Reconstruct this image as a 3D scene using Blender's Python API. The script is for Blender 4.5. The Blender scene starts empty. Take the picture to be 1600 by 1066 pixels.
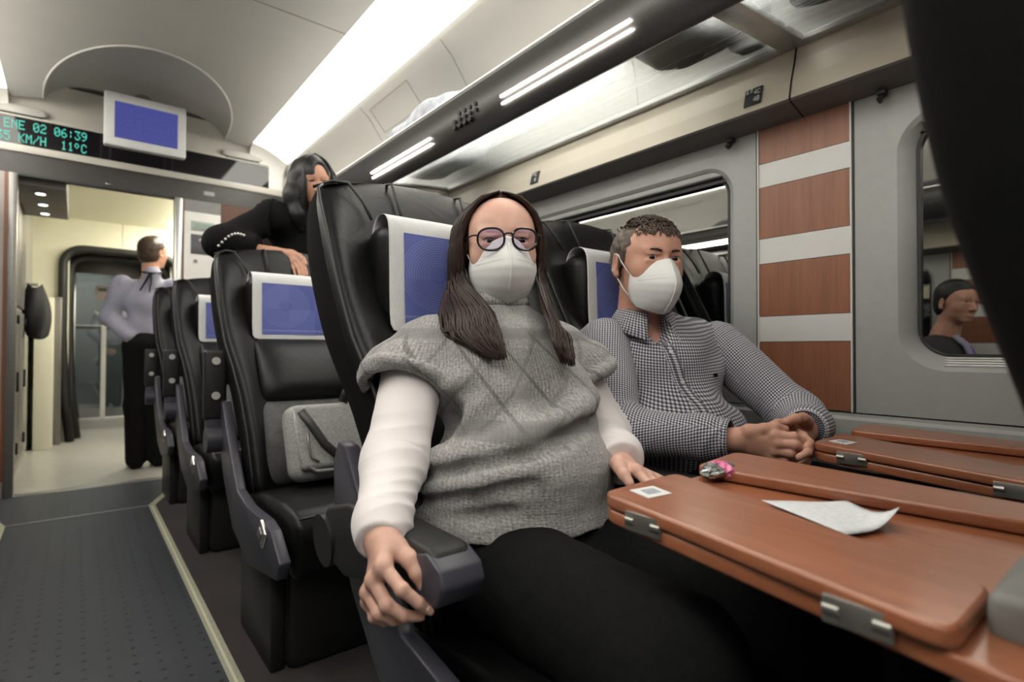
import bpy, bmesh, math, random
import numpy as np
from mathutils import Vector, Matrix, Euler
R = math.radians
SC = bpy.context.scene
COL = SC.collection
random.seed(4)

# ------------------------------------------------------------------ camera, world, exposure
cam_d = bpy.data.cameras.new('camera'); cam = bpy.data.objects.new('camera', cam_d); COL.objects.link(cam)
cam_d.sensor_width = 36.0; cam_d.lens = 850 / 1600 * 36.0
cam_d.clip_start = .02
cam_d.dof.use_dof = True; cam_d.dof.focus_distance = 1.12; cam_d.dof.aperture_fstop = 3.2
cam.matrix_world = Matrix.Translation((0, 0, .93)) @ Matrix.Rotation(R(-38.7), 4, 'Z') @ Matrix.Rotation(R(90.88), 4, 'X') @ Matrix.Rotation(R(.17), 4, 'Z')
SC.camera = cam
W = bpy.data.worlds.new('night'); SC.world = W; W.use_nodes = True
W.node_tree.nodes['Background'].inputs[0].default_value = (.012, .014, .02, 1)
W.node_tree.nodes['Background'].inputs[1].default_value = 1
SC.view_settings.view_transform = 'Standard'; SC.view_settings.look = 'None'
SC.view_settings.exposure = 0.0; SC.view_settings.gamma = 1
LIGHT_COVE = 7.4; LIGHT_READ = 30.0; LIGHT_VEST = 46.0; LIGHT_RACK = 27.0
SC.cycles.max_bounces = 8

# ------------------------------------------------------------------ helpers
def link(o, parent=None):
    COL.objects.link(o)
    if parent is not None: o.parent = parent
    return o
def tag(o, label=None, cat=None, group=None, kind=None):
    if label: o['label'] = label
    if cat: o['category'] = cat
    if group: o['group'] = group
    if kind: o['kind'] = kind
    return o
def empty(name, loc, label=None, cat=None, group=None, rz=0):
    o = bpy.data.objects.new(name, None); link(o); o.location = loc; o.rotation_euler = (0, 0, rz)
    o.empty_display_size = .05
    return tag(o, label, cat, group)
def origin(parent):
    v = Vector((0, 0, 0)); p = parent
    while p is not None: v += p.location; p = p.parent
    return v
def finish(name, me, m, parent=None, smooth=True, world=True):
    """link mesh data (given in world coordinates when world) as one object"""
    if world and parent is not None:
        me.transform(Matrix.Translation(-origin(parent)))
    if m is not None and not isinstance(m, (list, tuple)): me.materials.append(m)
    elif m is not None:
        for q in m: me.materials.append(q)
    if smooth:
        me.polygons.foreach_set('use_smooth', [True] * len(me.polygons))
    o = bpy.data.objects.new(name, me); link(o, parent)
    return o
def sharp(o, ang=35):
    me = o.data
    bm = bmesh.new(); bm.from_mesh(me)
    for e in bm.edges:
        if len(e.link_faces) == 2 and e.calc_face_angle(0) > R(ang): e.smooth = False
    bm.to_mesh(me); bm.free()
    return o
class MB:
    """collects shapes in one bmesh"""
    def __init__(s): s.bm = bmesh.new()
    def box(s, lo, hi, bev=0, seg=2, rot=None, piv=None):
        b = bmesh.new()
        lo = Vector(lo); hi = Vector(hi); c = (lo + hi) / 2; d = hi - lo
        bmesh.ops.create_cube(b, size=1)
        for v in b.verts: v.co = Vector((v.co.x * d.x, v.co.y * d.y, v.co.z * d.z)) + c
        if bev: bmesh.ops.bevel(b, geom=b.edges[:], offset=min(bev, min(abs(d.x), abs(d.y), abs(d.z)) * .49), segments=seg, profile=.5, affect='EDGES')
        if rot is not None:
            pv = Vector(piv) if piv is not None else c
            bmesh.ops.transform(b, matrix=Matrix.Translation(pv) @ rot.to_4x4() @ Matrix.Translation(-pv), verts=b.verts)
        s.add(b); return s
    def add(s, b):
        me = bpy.data.meshes.new('t'); b.to_mesh(me); b.free(); s.bm.from_mesh(me); bpy.data.meshes.remove(me)
    def tube(s, pts, r, n=8, closed=False, cap=True, ell=None, upv=None):
        """swept tube; r number or list; ell = flattening of the second axis"""
        pts = [Vector(p) for p in pts]; k = len(pts)
        rs = r if isinstance(r, (list, tuple, np.ndarray)) else [r] * k
        rings = []; prev = None
        for i in range(k):
            a = pts[(i - 1) % k] if (closed or i > 0) else pts[i]
            c = pts[(i + 1) % k] if (closed or i < k - 1) else pts[i]
            t = (c - a).normalized()
            if prev is None:
                u = Vector(upv) if upv is not None else (Vector((0, 0, 1)) if abs(t.z) < .9 else Vector((1, 0, 0)))
            else: u = prev
            u = (u - t * u.dot(t)).normalized(); prev = u
            w = t.cross(u); e = 1 if ell is None else ell
            rings.append([s.bm.verts.new(pts[i] + (u * math.cos(2 * math.pi * j / n) * e + w * math.sin(2 * math.pi * j / n)) * rs[i]) for j in range(n)])
        for i in range(k if closed else k - 1):
            A, B = rings[i], rings[(i + 1) % k]
            for j in range(n): s.bm.faces.new((A[j], A[(j + 1) % n], B[(j + 1) % n], B[j]))
        if cap and not closed:
            s.bm.faces.new(rings[0][::-1]); s.bm.faces.new(rings[-1])
        return s
    def cyl(s, a, b, r, n=20, r2=None): return s.tube([a, b], [r, r if r2 is None else r2], n)
    def prism(s, poly, axis, a, b, bev=0, seg=2):
        """poly: 2-D points in the two remaining axes (x,y,z order), extruded along axis from a to b"""
        t = bmesh.new(); n = len(poly)
        def P(p, h):
            q = list(p); q.insert(axis, h); return q
        A = [t.verts.new(P(p, a)) for p in poly]; B = [t.verts.new(P(p, b)) for p in poly]
        t.faces.new(A); t.faces.new(B[::-1])
        for i in range(n): t.faces.new((A[i], B[i], B[(i + 1) % n], A[(i + 1) % n]))
        bmesh.ops.recalc_face_normals(t, faces=t.faces)
        if bev: bmesh.ops.bevel(t, geom=t.edges[:], offset=bev, segments=seg, profile=.5, affect='EDGES')
        s.add(t); return s
    def grid(s, P, closed_u=False, closed_v=False):
        """P[v][u] of points"""
        V = [[s.bm.verts.new(p) for p in row] for row in P]
        nv, nu = len(V), len(V[0])
        for j in range(nv if closed_v else nv - 1):
            for i in range(nu if closed_u else nu - 1):
                s.bm.faces.new((V[j][i], V[j][(i + 1) % nu], V[(j + 1) % nv][(i + 1) % nu], V[(j + 1) % nv][i]))
        return V
    def quad(s, *p): s.bm.faces.new([s.bm.verts.new(q) for q in p]); return s
    def sphere(s, c, r, n=16):
        b = bmesh.new(); bmesh.ops.create_uvsphere(b, u_segments=n, v_segments=max(6, n // 2), radius=1)
        r = (r, r, r) if not isinstance(r, (tuple, list)) else r
        for v in b.verts: v.co = Vector((v.co.x * r[0], v.co.y * r[1], v.co.z * r[2])) + Vector(c)
        s.add(b); return s
    def build(s, name, m, parent=None, smooth=False, recalc=True, ang=None):
        if recalc: bmesh.ops.recalc_face_normals(s.bm, faces=s.bm.faces)
        me = bpy.data.meshes.new(name); s.bm.to_mesh(me); s.bm.free()
        o = finish(name, me, m, parent, smooth or ang is not None)
        if ang is not None: sharp(o, ang)
        return o
def subsurf(o, n=1):
    m = o.modifiers.new('s', 'SUBSURF'); m.levels = n; m.render_levels = n; return o
def structure(o, label=None): o['kind'] = 'structure'; return o

# ------------------------------------------------------------------ materials
MATS = {}
def mat(name, col=(.5, .5, .5), rough=.5, metal=0, spec=.5, emit=None, es=0, coat=0, coat_r=.1, sheen=0, alpha=1, sss=0):
    m = bpy.data.materials.new(name); m.use_nodes = True
    b = m.node_tree.nodes['Principled BSDF']
    b.inputs['Base Color'].default_value = (*col, 1); b.inputs['Roughness'].default_value = rough
    b.inputs['Metallic'].default_value = metal; b.inputs['Specular IOR Level'].default_value = spec
    if emit: b.inputs['Emission Color'].default_value = (*emit, 1); b.inputs['Emission Strength'].default_value = es
    b.inputs['Coat Weight'].default_value = coat; b.inputs['Coat Roughness'].default_value = coat_r
    b.inputs['Sheen Weight'].default_value = sheen; b.inputs['Alpha'].default_value = alpha
    if sss:
        b.inputs['Subsurface Weight'].default_value = sss; b.inputs['Subsurface Radius'].default_value = (.012, .005, .003); b.inputs['Subsurface Scale'].default_value = .5
    MATS[name] = m; return m
class NT:
    """small node-tree writer"""
    def __init__(s, m): s.m = m; s.t = m.node_tree; s.b = s.t.nodes.get('Principled BSDF')
    def n(s, typ, **k):
        q = s.t.nodes.new(typ)
        for a, v in k.items(): setattr(q, a, v)
        return q
    def l(s, a, b): s.t.links.new(a, b)
    def val(s, sock, v):
        if isinstance(v, bpy.types.NodeSocket): s.l(v, sock)
        else: sock.default_value = v
    def math(s, op, a, b=0, c=None):
        q = s.n('ShaderNodeMath', operation=op); s.val(q.inputs[0], a); s.val(q.inputs[1], b)
        if c is not None: s.val(q.inputs[2], c)
        return q.outputs[0]
    def coord(s, which='Object'): return s.n('ShaderNodeTexCoord').outputs[which]
    def attr(s, name): return s.n('ShaderNodeAttribute', attribute_name=name).outputs['Vector']
    def sep(s, v):
        q = s.n('ShaderNodeSeparateXYZ'); s.l(v, q.inputs[0]); return q.outputs
    def comb(s, x, y, z=0):
        q = s.n('ShaderNodeCombineXYZ'); [s.val(q.inputs[i], v) for i, v in enumerate((x, y, z))]; return q.outputs[0]
    def mapv(s, v, sc=(1, 1, 1), loc=(0, 0, 0), rot=(0, 0, 0)):
        q = s.n('ShaderNodeMapping'); s.l(v, q.inputs[0]); q.inputs['Scale'].default_value = sc; q.inputs['Location'].default_value = loc; q.inputs['Rotation'].default_value = rot; return q.outputs[0]
    def noise(s, v, scale=5, detail=3, rough=.5, dist=0):
        q = s.n('ShaderNodeTexNoise'); s.l(v, q.inputs['Vector']); q.inputs['Scale'].default_value = scale; q.inputs['Detail'].default_value = detail; q.inputs['Roughness'].default_value = rough; q.inputs['Distortion'].default_value = dist
        return q.outputs['Fac']
    def mix(s, f, a, b):
        q = s.n('ShaderNodeMix', data_type='RGBA'); s.val(q.inputs[0], f)
        for i, v in ((6, a), (7, b)):
            if isinstance(v, bpy.types.NodeSocket): s.l(v, q.inputs[i])
            else: q.inputs[i].default_value = (*v, 1)
        return q.outputs[2]
    def ramp(s, f, lo, hi):
        q = s.n('ShaderNodeMapRange'); s.val(q.inputs[0], f); q.inputs[1].default_value = lo; q.inputs[2].default_value = hi; return q.outputs[0]
    def bump(s, h, strength=.3, dist=.002, base=None):
        q = s.n('ShaderNodeBump'); s.l(h, q.inputs['Height']); q.inputs['Strength'].default_value = strength; q.inputs['Distance'].default_value = dist
        s.l(q.outputs[0], (base or s.b).inputs['Normal']); return q
    def col(s, c): s.l(c, s.b.inputs['Base Color'])
def wood(name, c1, c2, rough, sc, coat=0):
    m = mat(name, c1, rough, coat=coat, coat_r=.12); t = NT(m)
    v = t.mapv(t.coord(), sc)
    f = t.noise(v, 6, 6, .62, .6); g = t.noise(v, 26, 3, .5)
    t.col(t.mix(t.ramp(t.math('ADD', t.math('MULTIPLY', f, .7), t.math('MULTIPLY', g, .3)), .35, .66), c1, c2))
    t.bump(g, .08, .0006); return m
def speck(name, c1, c2, rough, scale=60, bump=.2, dist=.001, **k):
    m = mat(name, c1, rough, **k); t = NT(m); f = t.noise(t.coord(), scale, 4, .6)
    t.col(t.mix(t.ramp(f, .35, .65), c1, c2)); t.bump(f, bump, dist); return m
M = {}
M['ceiling'] = speck('ceiling_panel', (.38, .37, .34), (.40, .39, .36), .55, 3, .02)
M['wallgrey'] = speck('wall_moulded_grey', (.285, .288, .28), (.30, .303, .295), .45, 40, .05, .0004)
M['sillgrey'] = speck('lower_wall_grey', (.31, .315, .30), (.33, .33, .32), .5, 40, .05, .0004)
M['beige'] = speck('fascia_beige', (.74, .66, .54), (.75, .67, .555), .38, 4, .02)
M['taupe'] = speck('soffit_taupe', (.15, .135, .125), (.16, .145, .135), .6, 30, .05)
M['wood_panel'] = wood('cherry_wall_panel', (.25, .098, .050), (.18, .066, .034), .42, (9, 9, .5))
M['wood_tray'] = wood('cherry_tray_wood', (.34, .125, .060), (.24, .078, .037), .30, (9, .7, 9), coat=.35)
M['stripe'] = speck('pale_stripe', (.53, .52, .505), (.55, .54, .525), .4, 8, .02)
M['alu'] = speck('satin_aluminium', (.55, .55, .54), (.6, .6, .59), .32, 90, .03, metal=.85)
M['alu_dark'] = speck('dark_satin_metal', (.20, .19, .185), (.23, .22, .21), .38, 80, .03, metal=.6)
M['rail'] = speck('rack_rail_graphite', (.055, .053, .052), (.065, .062, .06), .34, 120, .06, .0004, metal=.3)
M['hinge'] = speck('hinge_nickel', (.34, .33, .31), (.38, .37, .35), .3, 60, .03, metal=.8)
M['chrome'] = mat('bright_metal', (.75, .74, .72), .18, 1)
M['blackp'] = speck('black_plastic', (.012, .012, .013), (.018, .018, .018), .45, 200, .08, .0003)
M['rubber'] = speck('black_rubber', (.008, .008, .008), (.012, .012, .012), .55, 150, .1, .0003)
M['purple'] = speck('purple_grey_plastic', (.044, .043, .058), (.050, .049, .065), .42, 160, .06, .0003)
M['darkhead'] = speck('dark_header_panel', (.030, .027, .025), (.036, .032, .03), .35, 20, .03)
M['cream'] = speck('cream_vestibule_wall', (.78, .76, .62), (.80, .78, .64), .5, 10, .03)
M['white'] = speck('offwhite_panel', (.72, .70, .66), (.74, .72, .69), .4, 12, .02)
M['vinyl'] = speck('pale_vinyl_floor', (.42, .41, .37), (.48, .47, .43), .28, 14, .03)
M['bulk'] = speck('bulkhead_warm_grey', (.44, .42, .375), (.46, .435, .39), .5, 8, .02)
def leather():
    m = mat('black_leather', (.005, .005, .0055), .40, spec=.26); t = NT(m); v = t.coord()
    f = t.noise(v, 420, 2, .5); g = t.noise(v, 14, 5, .6, 1.2)
    b1 = t.bump(t.math('ADD', t.math('MULTIPLY', f, .25), t.math('MULTIPLY', g, 1.0)), .35, .004)
    t.l(t.ramp(g, 0.2, .8), t.b.inputs['Roughness']); q = t.n('ShaderNodeMapRange'); t.l(g, q.inputs[0]); q.inputs[3].default_value = .33; q.inputs[4].default_value = .47
    t.l(q.outputs[0], t.b.inputs['Roughness']); return m
M['leather'] = leather()
def floor_rubber():
    m = mat('studded_rubber_floor', (.085, .092, .105), .45); t = NT(m); x, y, z = t.sep(t.coord())
    def cell(v, p, off=0): return t.math('SUBTRACT', t.math('FRACT', t.math('ADD', t.math('DIVIDE', v, p), off)), .5)
    cx = cell(x, .06); row = t.math('FLOOR', t.math('DIVIDE', x, .06)); off = t.math('MULTIPLY', row, .5)
    cy = cell(y, .055, off)
    d = t.math('SQRT', t.math('ADD', t.math('POWER', t.math('MULTIPLY', cx, .06), 2), t.math('POWER', t.math('MULTIPLY', cy, .055), 2)))
    dot = t.ramp(d, .0074, .0054)
    n = t.noise(t.coord(), 220, 3, .6); g = t.noise(t.coord(), 6, 3)
    base = t.mix(n, (.030, .034, .047), (.046, .051, .066)); base = t.mix(t.math('MULTIPLY', g, .4), base, (.05, .055, .062))
    t.col(t.mix(dot, base, (.008, .008, .010)))
    t.bump(t.math('ADD', t.math('MULTIPLY', n, .2), t.math('MULTIPLY', dot, -1)), .5, .002); return m
M['floor'] = floor_rubber()
def carpet():
    m = mat('brown_carpet', (.03, .025, .026), .95, spec=.1, sheen=.1); t = NT(m); n = t.noise(t.coord(), 350, 3, .7); g = t.noise(t.coord(), 3, 3)
    t.col(t.mix(t.ramp(t.math('ADD', t.math('MULTIPLY', n, .6), t.math('MULTIPLY', g, .4)), .35, .65), (.030, .024, .025), (.060, .048, .048))); t.bump(n, .8, .004); return m
M['carpet'] = carpet()
def window_glass():
    m = mat('night_window_glass', (.02, .02, .02), 0); t = NT(m)
    g = t.n('ShaderNodeBsdfGlossy'); g.inputs['Color'].default_value = (.80, .80, .76, 1); g.inputs['Roughness'].default_value = .004
    tr = t.n('ShaderNodeBsdfTransparent'); tr.inputs['Color'].default_value = (.3, .32, .33, 1)
    mx = t.n('ShaderNodeMixShader'); mx.inputs[0].default_value = .5
    t.l(tr.outputs[0], mx.inputs[1]); t.l(g.outputs[0], mx.inputs[2]); t.l(mx.outputs[0], t.t.nodes['Material Output'].inputs[0]); return m
M['glass'] = window_glass()
def rack_glass():
    m = mat('ribbed_rack_glass', (.7, .74, .75), .2); t = NT(m); x, y, z = t.sep(t.coord())
    w = t.noise(t.comb(t.math('MULTIPLY', x, 1), t.math('MULTIPLY', y, .02), 0), 38, 4, .7)
    tr = t.n('ShaderNodeBsdfTransparent'); tr.inputs['Color'].default_value = (.95, .97, .97, 1)
    di = t.n('ShaderNodeBsdfTranslucent'); di.inputs['Color'].default_value = (.92, .95, .96, 1)
    gl = t.n('ShaderNodeBsdfGlossy'); gl.inputs['Roughness'].default_value = .12
    m1 = t.n('ShaderNodeMixShader'); t.l(t.math('MULTIPLY', t.ramp(w, .2, .75), .36), m1.inputs[0]); t.l(tr.outputs[0], m1.inputs[1]); t.l(di.outputs[0], m1.inputs[2])
    m2 = t.n('ShaderNodeMixShader'); m2.inputs[0].default_value = .05; t.l(m1.outputs[0], m2.inputs[1]); t.l(gl.outputs[0], m2.inputs[2])
    t.l(m2.outputs[0], t.t.nodes['Material Output'].inputs[0]); return m
M['rackglass'] = rack_glass()
def clear_glass(name, tint=(.8, .85, .85), f=.12, rough=.0, gcol=(1, 1, 1)):
    m = mat(name, tint, 0); t = NT(m)
    tr = t.n('ShaderNodeBsdfTransparent'); tr.inputs['Color'].default_value = (*tint, 1)
    gl = t.n('ShaderNodeBsdfGlossy'); gl.inputs['Roughness'].default_value = rough; gl.inputs['Color'].default_value = (*gcol, 1)
    mx = t.n('ShaderNodeMixShader'); mx.inputs[0].default_value = f; t.l(tr.outputs[0], mx.inputs[1]); t.l(gl.outputs[0], mx.inputs[2])
    t.l(mx.outputs[0], t.t.nodes['Material Output'].inputs[0]); return m
M['doorglass'] = clear_glass('door_glass', (.62, .68, .68), .14)
M['cove'] = mat('cove_light_diffuser', (.9, .9, .86), .5, emit=(1, .965, .87), es=LIGHT_COVE)
M['read'] = mat('reading_light_strip', (.9, .9, .9), .5, emit=(1, .93, .84), es=LIGHT_READ)
M['racklight'] = mat('rack_light_strip', (.9, .9, .88), .5, emit=(1, .96, .88), es=LIGHT_RACK)
M['vfill'] = mat('vestibule_fill_light', (.9, .9, .8), .5, emit=(1, .955, .84), es=LIGHT_VEST)
M['spot'] = mat('downlight_lens', (.9, .9, .9), .5, emit=(1, .97, .9), es=4.5)
def screen():
    m = mat('blue_screen', (.01, .01, .02), .25); t = NT(m); n = t.noise(t.coord(), 90, 2)
    c = t.mix(t.ramp(n, .3, .7), (.055, .062, .27), (.075, .085, .33)); t.l(c, t.b.inputs['Emission Color']); t.b.inputs['Emission Strength'].default_value = .85; return m
M['screen'] = screen()
M['backcloth'] = speck('black_back_cloth', (.004, .004, .0045), (.006, .006, .0065), .85, 180, .2, .0004, spec=.08)
M['screw'] = mat('satin_screw', (.72, .71, .69), .3, .35)
M['led'] = mat('green_led_text', (0, 0, 0), .5, emit=(.13, .95, .72), es=.85)
M['display'] = mat('black_display_glass', (.006, .005, .007), .06, spec=.5)
# ------------------------------------------------------------------ the carriage shell
XC, XR, XL = .345, 1.62, -.93
YF, YB = -2.2, 4.60           # near and far end of the saloon
MOD = 1.83                    # wall and rack module
# floor: studded rubber aisle with a splayed end, a pale edge strip, carpet under the seats
structure(MB().prism([(XL - .1, YF), (1.75, YF), (1.75, YB + .02), (XL - .1, YB + .02)], 2, -.06, -.012).build('floor', M['carpet']))
o = MB().prism([(-.275, YF), (.345, YF), (.345, 3.858), (-.275, 3.858)], 2, -.03, .0).build('floor_aisle', M['floor']); structure(o)
o = MB().prism([(-.46, YB + .015), (-.275, 3.862), (.345, 3.862), (.53, 4.35), (.58, YB + .015)], 2, -.03, .0).build('floor_aisle_end', M['floor']); structure(o)
strip_m = speck('pale_edge_strip', (.36, .36, .27), (.42, .42, .32), .42, 60, .06)
structure(MB().prism([(.345, YF), (.378, YF), (.378, 3.85), (.56, 4.34), (.56, 4.36), (.53, 4.36), (.345, 3.862)], 2, -.03, .004, .0015).build('trim_1', strip_m))
structure(MB().box((.3555, YF, .0035), (.3625, 3.83, .0055)).build('trim_2', speck('strip_bright_core', (.66, .64, .5), (.7, .68, .55), .35, 50)))
structure(MB().box((-.30, 3.853, -.005), (.345, 3.867, .003)).build('trim_3', M['alu']))
structure(MB().prism([(-.308, YF), (-.275, YF), (-.275, 3.85), (-.46, 4.55), (-.495, 4.55), (-.308, 3.86)], 2, -.03, .004).build('trim_4', strip_m))
structure(MB().prism([(.344, YF), (1.75, YF), (1.75, YB + .02), (.56, YB + .02), (.56, 4.36), (.378, 3.86), (.378, YF)], 2, -.012, .0005).build('floor_carpet_right', M['carpet']))

def wall_side(sgn, name, wx, off, nmod=4):
    """moulded side wall with window openings; sgn +1 right (interior towards -x), -1 left; off shifts along y"""
    X = lambda d: wx + sgn * d
    mb = MB(); sills = []
    z0, z1 = .765, 1.60; hz0, hz1 = .880, 1.528
    for k in range(-1, nmod - 1):
        a = .824 + MOD * k + off; b = .562 + MOD * (k + 1) + off
        if a > YB: continue
        full = b; b = min(b, YB)
        h0, h1 = a + .078, min(full - .078, b - .1); r = .10
        # outer loop and three inner loops joined as a ring of quads
        N = 12
        def rr(y0, y1, za, zb, rad):
            P = []
            for (cy, cz, s0) in ((y1 - rad, zb - rad, 0), (y0 + rad, zb - rad, 90), (y0 + rad, za + rad, 180), (y1 - rad, za + rad, 270)):
                for i in range(N + 1):
                    t = R(s0 + 90 * i / N); P.append((cy + rad * math.cos(t), cz + rad * math.sin(t)))
            return P
        inn = rr(h0, h1, hz0, hz1, r)
        def outer(p):
            cy, cz = (h0 + h1) / 2, (hz0 + hz1) / 2; y, z = p
            # push to the outer rectangle
            oy = b if y > h1 - r else a if y < h0 + r else y
            oz = z1 if z > hz1 - r else z0 if z < hz0 + r else z
            return (min(max(oy, a), b), min(max(oz, z0), z1))
        out = []
        n4 = N + 1
        for q, (cyc, czc) in enumerate(((b, z1), (a, z1), (a, z0), (b, z0))):
            for i in range(n4):
                y, z = inn[q * n4 + i]; f = i / N
                if q == 0: p = (b, z + (z1 - z) * min(1, 2 * f)) if f < .5 else (b + (y - b) * (2 * f - 1), z1)
                elif q == 1: p = (y + (a - y) * min(1, 2 * f), z1) if f < .5 else (a, z1 + (z - z1) * (2 * f - 1))
                elif q == 2: p = (a, z + (z0 - z) * min(1, 2 * f)) if f < .5 else (a + (y - a) * (2 * f - 1), z0)
                else: p = (y + (b - y) * min(1, 2 * f), z0) if f < .5 else (b, z0 + (z - z0) * (2 * f - 1))
                out.append(p)
        lip = rr(h0 + .012, h1 - .012, hz0 + .010, hz1 - .010, r - .010)
        back = rr(h0 + .030, h1 - .030, hz0 + .034, hz1 - .02, r - .03)
        g2 = rr(h0 + .034, h1 - .034, hz0 + .038, hz1 - .026, r - .034)
        loops = [[(X(0), p[0], p[1]) for p in out], [(X(0), p[0], p[1]) for p in inn], [(X(.008), p[0], p[1]) for p in lip], [(X(.034), p[0], p[1]) for p in back], [(X(.05), p[0], p[1]) for p in g2]]
        mb.grid(loops, closed_u=True)
        sills.append((h0, h1, hz0, hz1))
        # window: dark gasket ring, pane, blind cassette, ribbed sill plate
        w = structure(MB().build('window_%d' % (len([o for o in bpy.data.objects if o.name.startswith('window_')]) + 1), M['rubber'])) if False else None
        wn = empty('window_%d' % (1 + len([o for o in COL.objects if o.name.startswith('window_')])), (X(.045), (h0 + h1) / 2, hz0)); wn['kind'] = 'structure'
        e = MB(); ga = rr(h0 + .032, h1 - .032, hz0 + .036, hz1 - .024, r - .03); gb = rr(h0 + .040, h1 - .040, hz0 + .042, hz1 - .036, r - .045)
        e.grid([[(X(.036), *p) for p in ga], [(X(.036), *p) for p in gb], [(X(.05), *p) for p in gb]], closed_u=True)
        e.build('gasket', M['rubber'], wn)
        p = MB(); p.box((X(.047) - .002, h0 + .02, hz0 + .015), (X(.047) + .002, h1 - .02, hz1 - .015), rot=Matrix.Rotation(R(.6 * sgn), 3, 'Y')); p.build('pane', M['glass'], wn)
        c = MB(); c.box((X(.022) - .012, h0 + .045, hz1 - .032), (X(.022) + .012, h1 - .045, hz1 - .010), .006)
        fb = MB(); fb.box((X(.034) - .004, h0 + .04, hz1 - .050), (X(.034) + .004, h1 - .04, hz1 - .030), .002); fb.build('black_frit_bar', M['rubber'], wn)  # black frit strip along the top of the glass
        c.build('blind_cassette', M['sillgrey'], wn)
        s = MB()
        for q in range(4):
            x_, z_ = X(.011 + .0062 * q), hz0 + .0135 + .0056 * q; s.box((x_ - .0028, h0 + .09, z_ - .004), (x_ + .0028, h1 - .09, z_ + .0026), .0008)
        s.build('sill_plate', M['alu'], wn)
    bmesh.ops.recalc_face_normals(mb.bm, faces=mb.bm.faces)
    for f in mb.bm.faces: pass
    o = mb.build(name, M['wallgrey'], ang=30); structure(o)
    # soft lower wall, ledge and heater panel below
    lo = MB(); lo.prism([(X(0), z0 - .004), (X(.0), z0 - .012), (X(-.012), z0 - .02), (X(-.012), .30), (X(-.05), .24), (X(-.05), .0), (X(.12), 0), (X(.12), z0 - .004)], 1, YF, YB)
    for q in range(-2, 4): lo.box((X(-.014), .676 + MOD / 2 * q + off - .0015, .0), (X(-.0115), .676 + MOD / 2 * q + off + .0015, z0 - .02))
    lo.build('dado_panel', M['sillgrey'], o)
    for k in range(-1, nmod - 1):
        a = .562 + MOD * k + off; b = .824 + MOD * k + off
        if b > YB: continue
        pr = empty('panel_stripes', (X(0), (a + b) / 2, z0)); pr['kind'] = 'structure'; pr.parent = o
        bands = [(1.607, 1.494, 1), (1.494, 1.422, 0), (1.422, 1.266, 1), (1.266, 1.190, 0), (1.190, 1.031, 1), (1.031, .955, 0), (.955, .766, 1)]
        for zt, zb, w in bands:
            MB().box((X(.002) - .004, a + .006, zb + .0008), (X(.002) + .004, b - .006, zt - .0008)).build('wood_band' if w else 'pale_band', M['wood_panel'] if w else M['stripe'], pr)
        for y, s in ((a, 1), (b, -1)):
            MB().box((X(-.003) - .003, y + .004 * s - .002, z0), (X(-.003) + .01, y + .004 * s + .002, 1.605)).build('edge_trim', M['stripe'], pr)
            MB().box((X(.001) - .002, y - .002 * s - .002, z0), (X(.001) + .01, y - .002 * s + .002, 1.605)).build('seam', M['rubber'], pr)
    # outer skin behind everything
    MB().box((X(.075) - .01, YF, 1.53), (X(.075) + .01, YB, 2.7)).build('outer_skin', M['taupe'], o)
    # fascia, soffit, coved upper wall
    fa = MB(); fx = X(-.09)
    fa.prism([(fx, 1.626), (X(-.077), 1.68), (X(-.056), 1.74), (X(-.045), 1.784), (X(.06), 1.784), (X(.06), 1.626)], 1, YF, YB)
    fo = fa.build('trim_%d' % (5 if sgn > 0 else 6), M['beige']); structure(fo)
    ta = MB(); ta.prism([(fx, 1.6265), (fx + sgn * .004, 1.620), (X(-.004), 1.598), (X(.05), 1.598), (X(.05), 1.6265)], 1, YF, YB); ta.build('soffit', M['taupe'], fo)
    for k in range(-1, 4):
        y = .687 + MOD * k + off
        if y > YB: continue
        sm = MB(); sm.prism([(fx - sgn * .0012, 1.626), (X(-.0782), 1.68), (X(-.0572), 1.74), (X(-.0462), 1.784), (X(-.04), 1.784), (X(-.05), 1.74), (X(-.07), 1.68), (X(-.08), 1.626)], 1, y - .0022, y + .0022)
        sm.prism([(fx - sgn * .001, 1.628), (fx + sgn * .003, 1.6185), (X(-.004), 1.5965), (X(-.004), 1.600)], 1, y - .0022, y + .0022); sm.build('seam', M['rubber'], fo)
    hk = MB()
    ys = [.903, .489, .903 + MOD, .489 + MOD] if sgn > 0 else []
    for y in ys:
        b = MB(); b.box((X(-.026), y - .011, 1.584), (X(-.002), y + .011, 1.5985), .004); b.tube([(X(-.014), y, 1.588), (X(-.018), y, 1.574), (X(-.026), y, 1.566), (X(-.036), y, 1.571)], [.007, .006, .006, .007], 8)
        h = b.build('coat_hook', M['blackp'], None, ang=40)
        tag(h, 'small dark coat hook ' + ('left of the near striped wood panel' if y == .903 else 'right of the near striped wood panel' if y == .489 else 'left of the far striped panel' if y > 2.5 else 'right of the far striped panel'), 'hook', 'coat hooks along the wall')
    return o
wall_r = wall_side(1, 'wall_right', XR, 0, 4)
wall_l = wall_side(-1, 'wall_left', XL, .11, 4)

# ceiling: flat centre with a scooped recess, cove lights, outer panels
Y_S = 4.58
cl = MB()
hx0, hx1, rcx, ry, rx = -.345, 1.035, .335, 1.115, .512
zc = 2.50
N = 40
# flat part as a fan of strips around the half-ellipse
xs = [rcx + rx * math.cos(math.pi * (1 - i / N)) for i in range(N + 1)]
ye = [4.50 - ry * math.sqrt(max(0, 1 - ((x - rcx) / rx) ** 2)) for x in xs]
allx = [hx0] + xs + [hx1]; ally = [Y_S] + ye + [Y_S]
rows = [[(x, YF, zc) for x in allx], [(x, 3.0, zc) for x in allx], [(x, y, zc) for x, y in zip(allx, ally)]]
cl.grid(rows)
cl_o = cl.build('ceiling', M['ceiling']); structure(cl_o)
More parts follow.
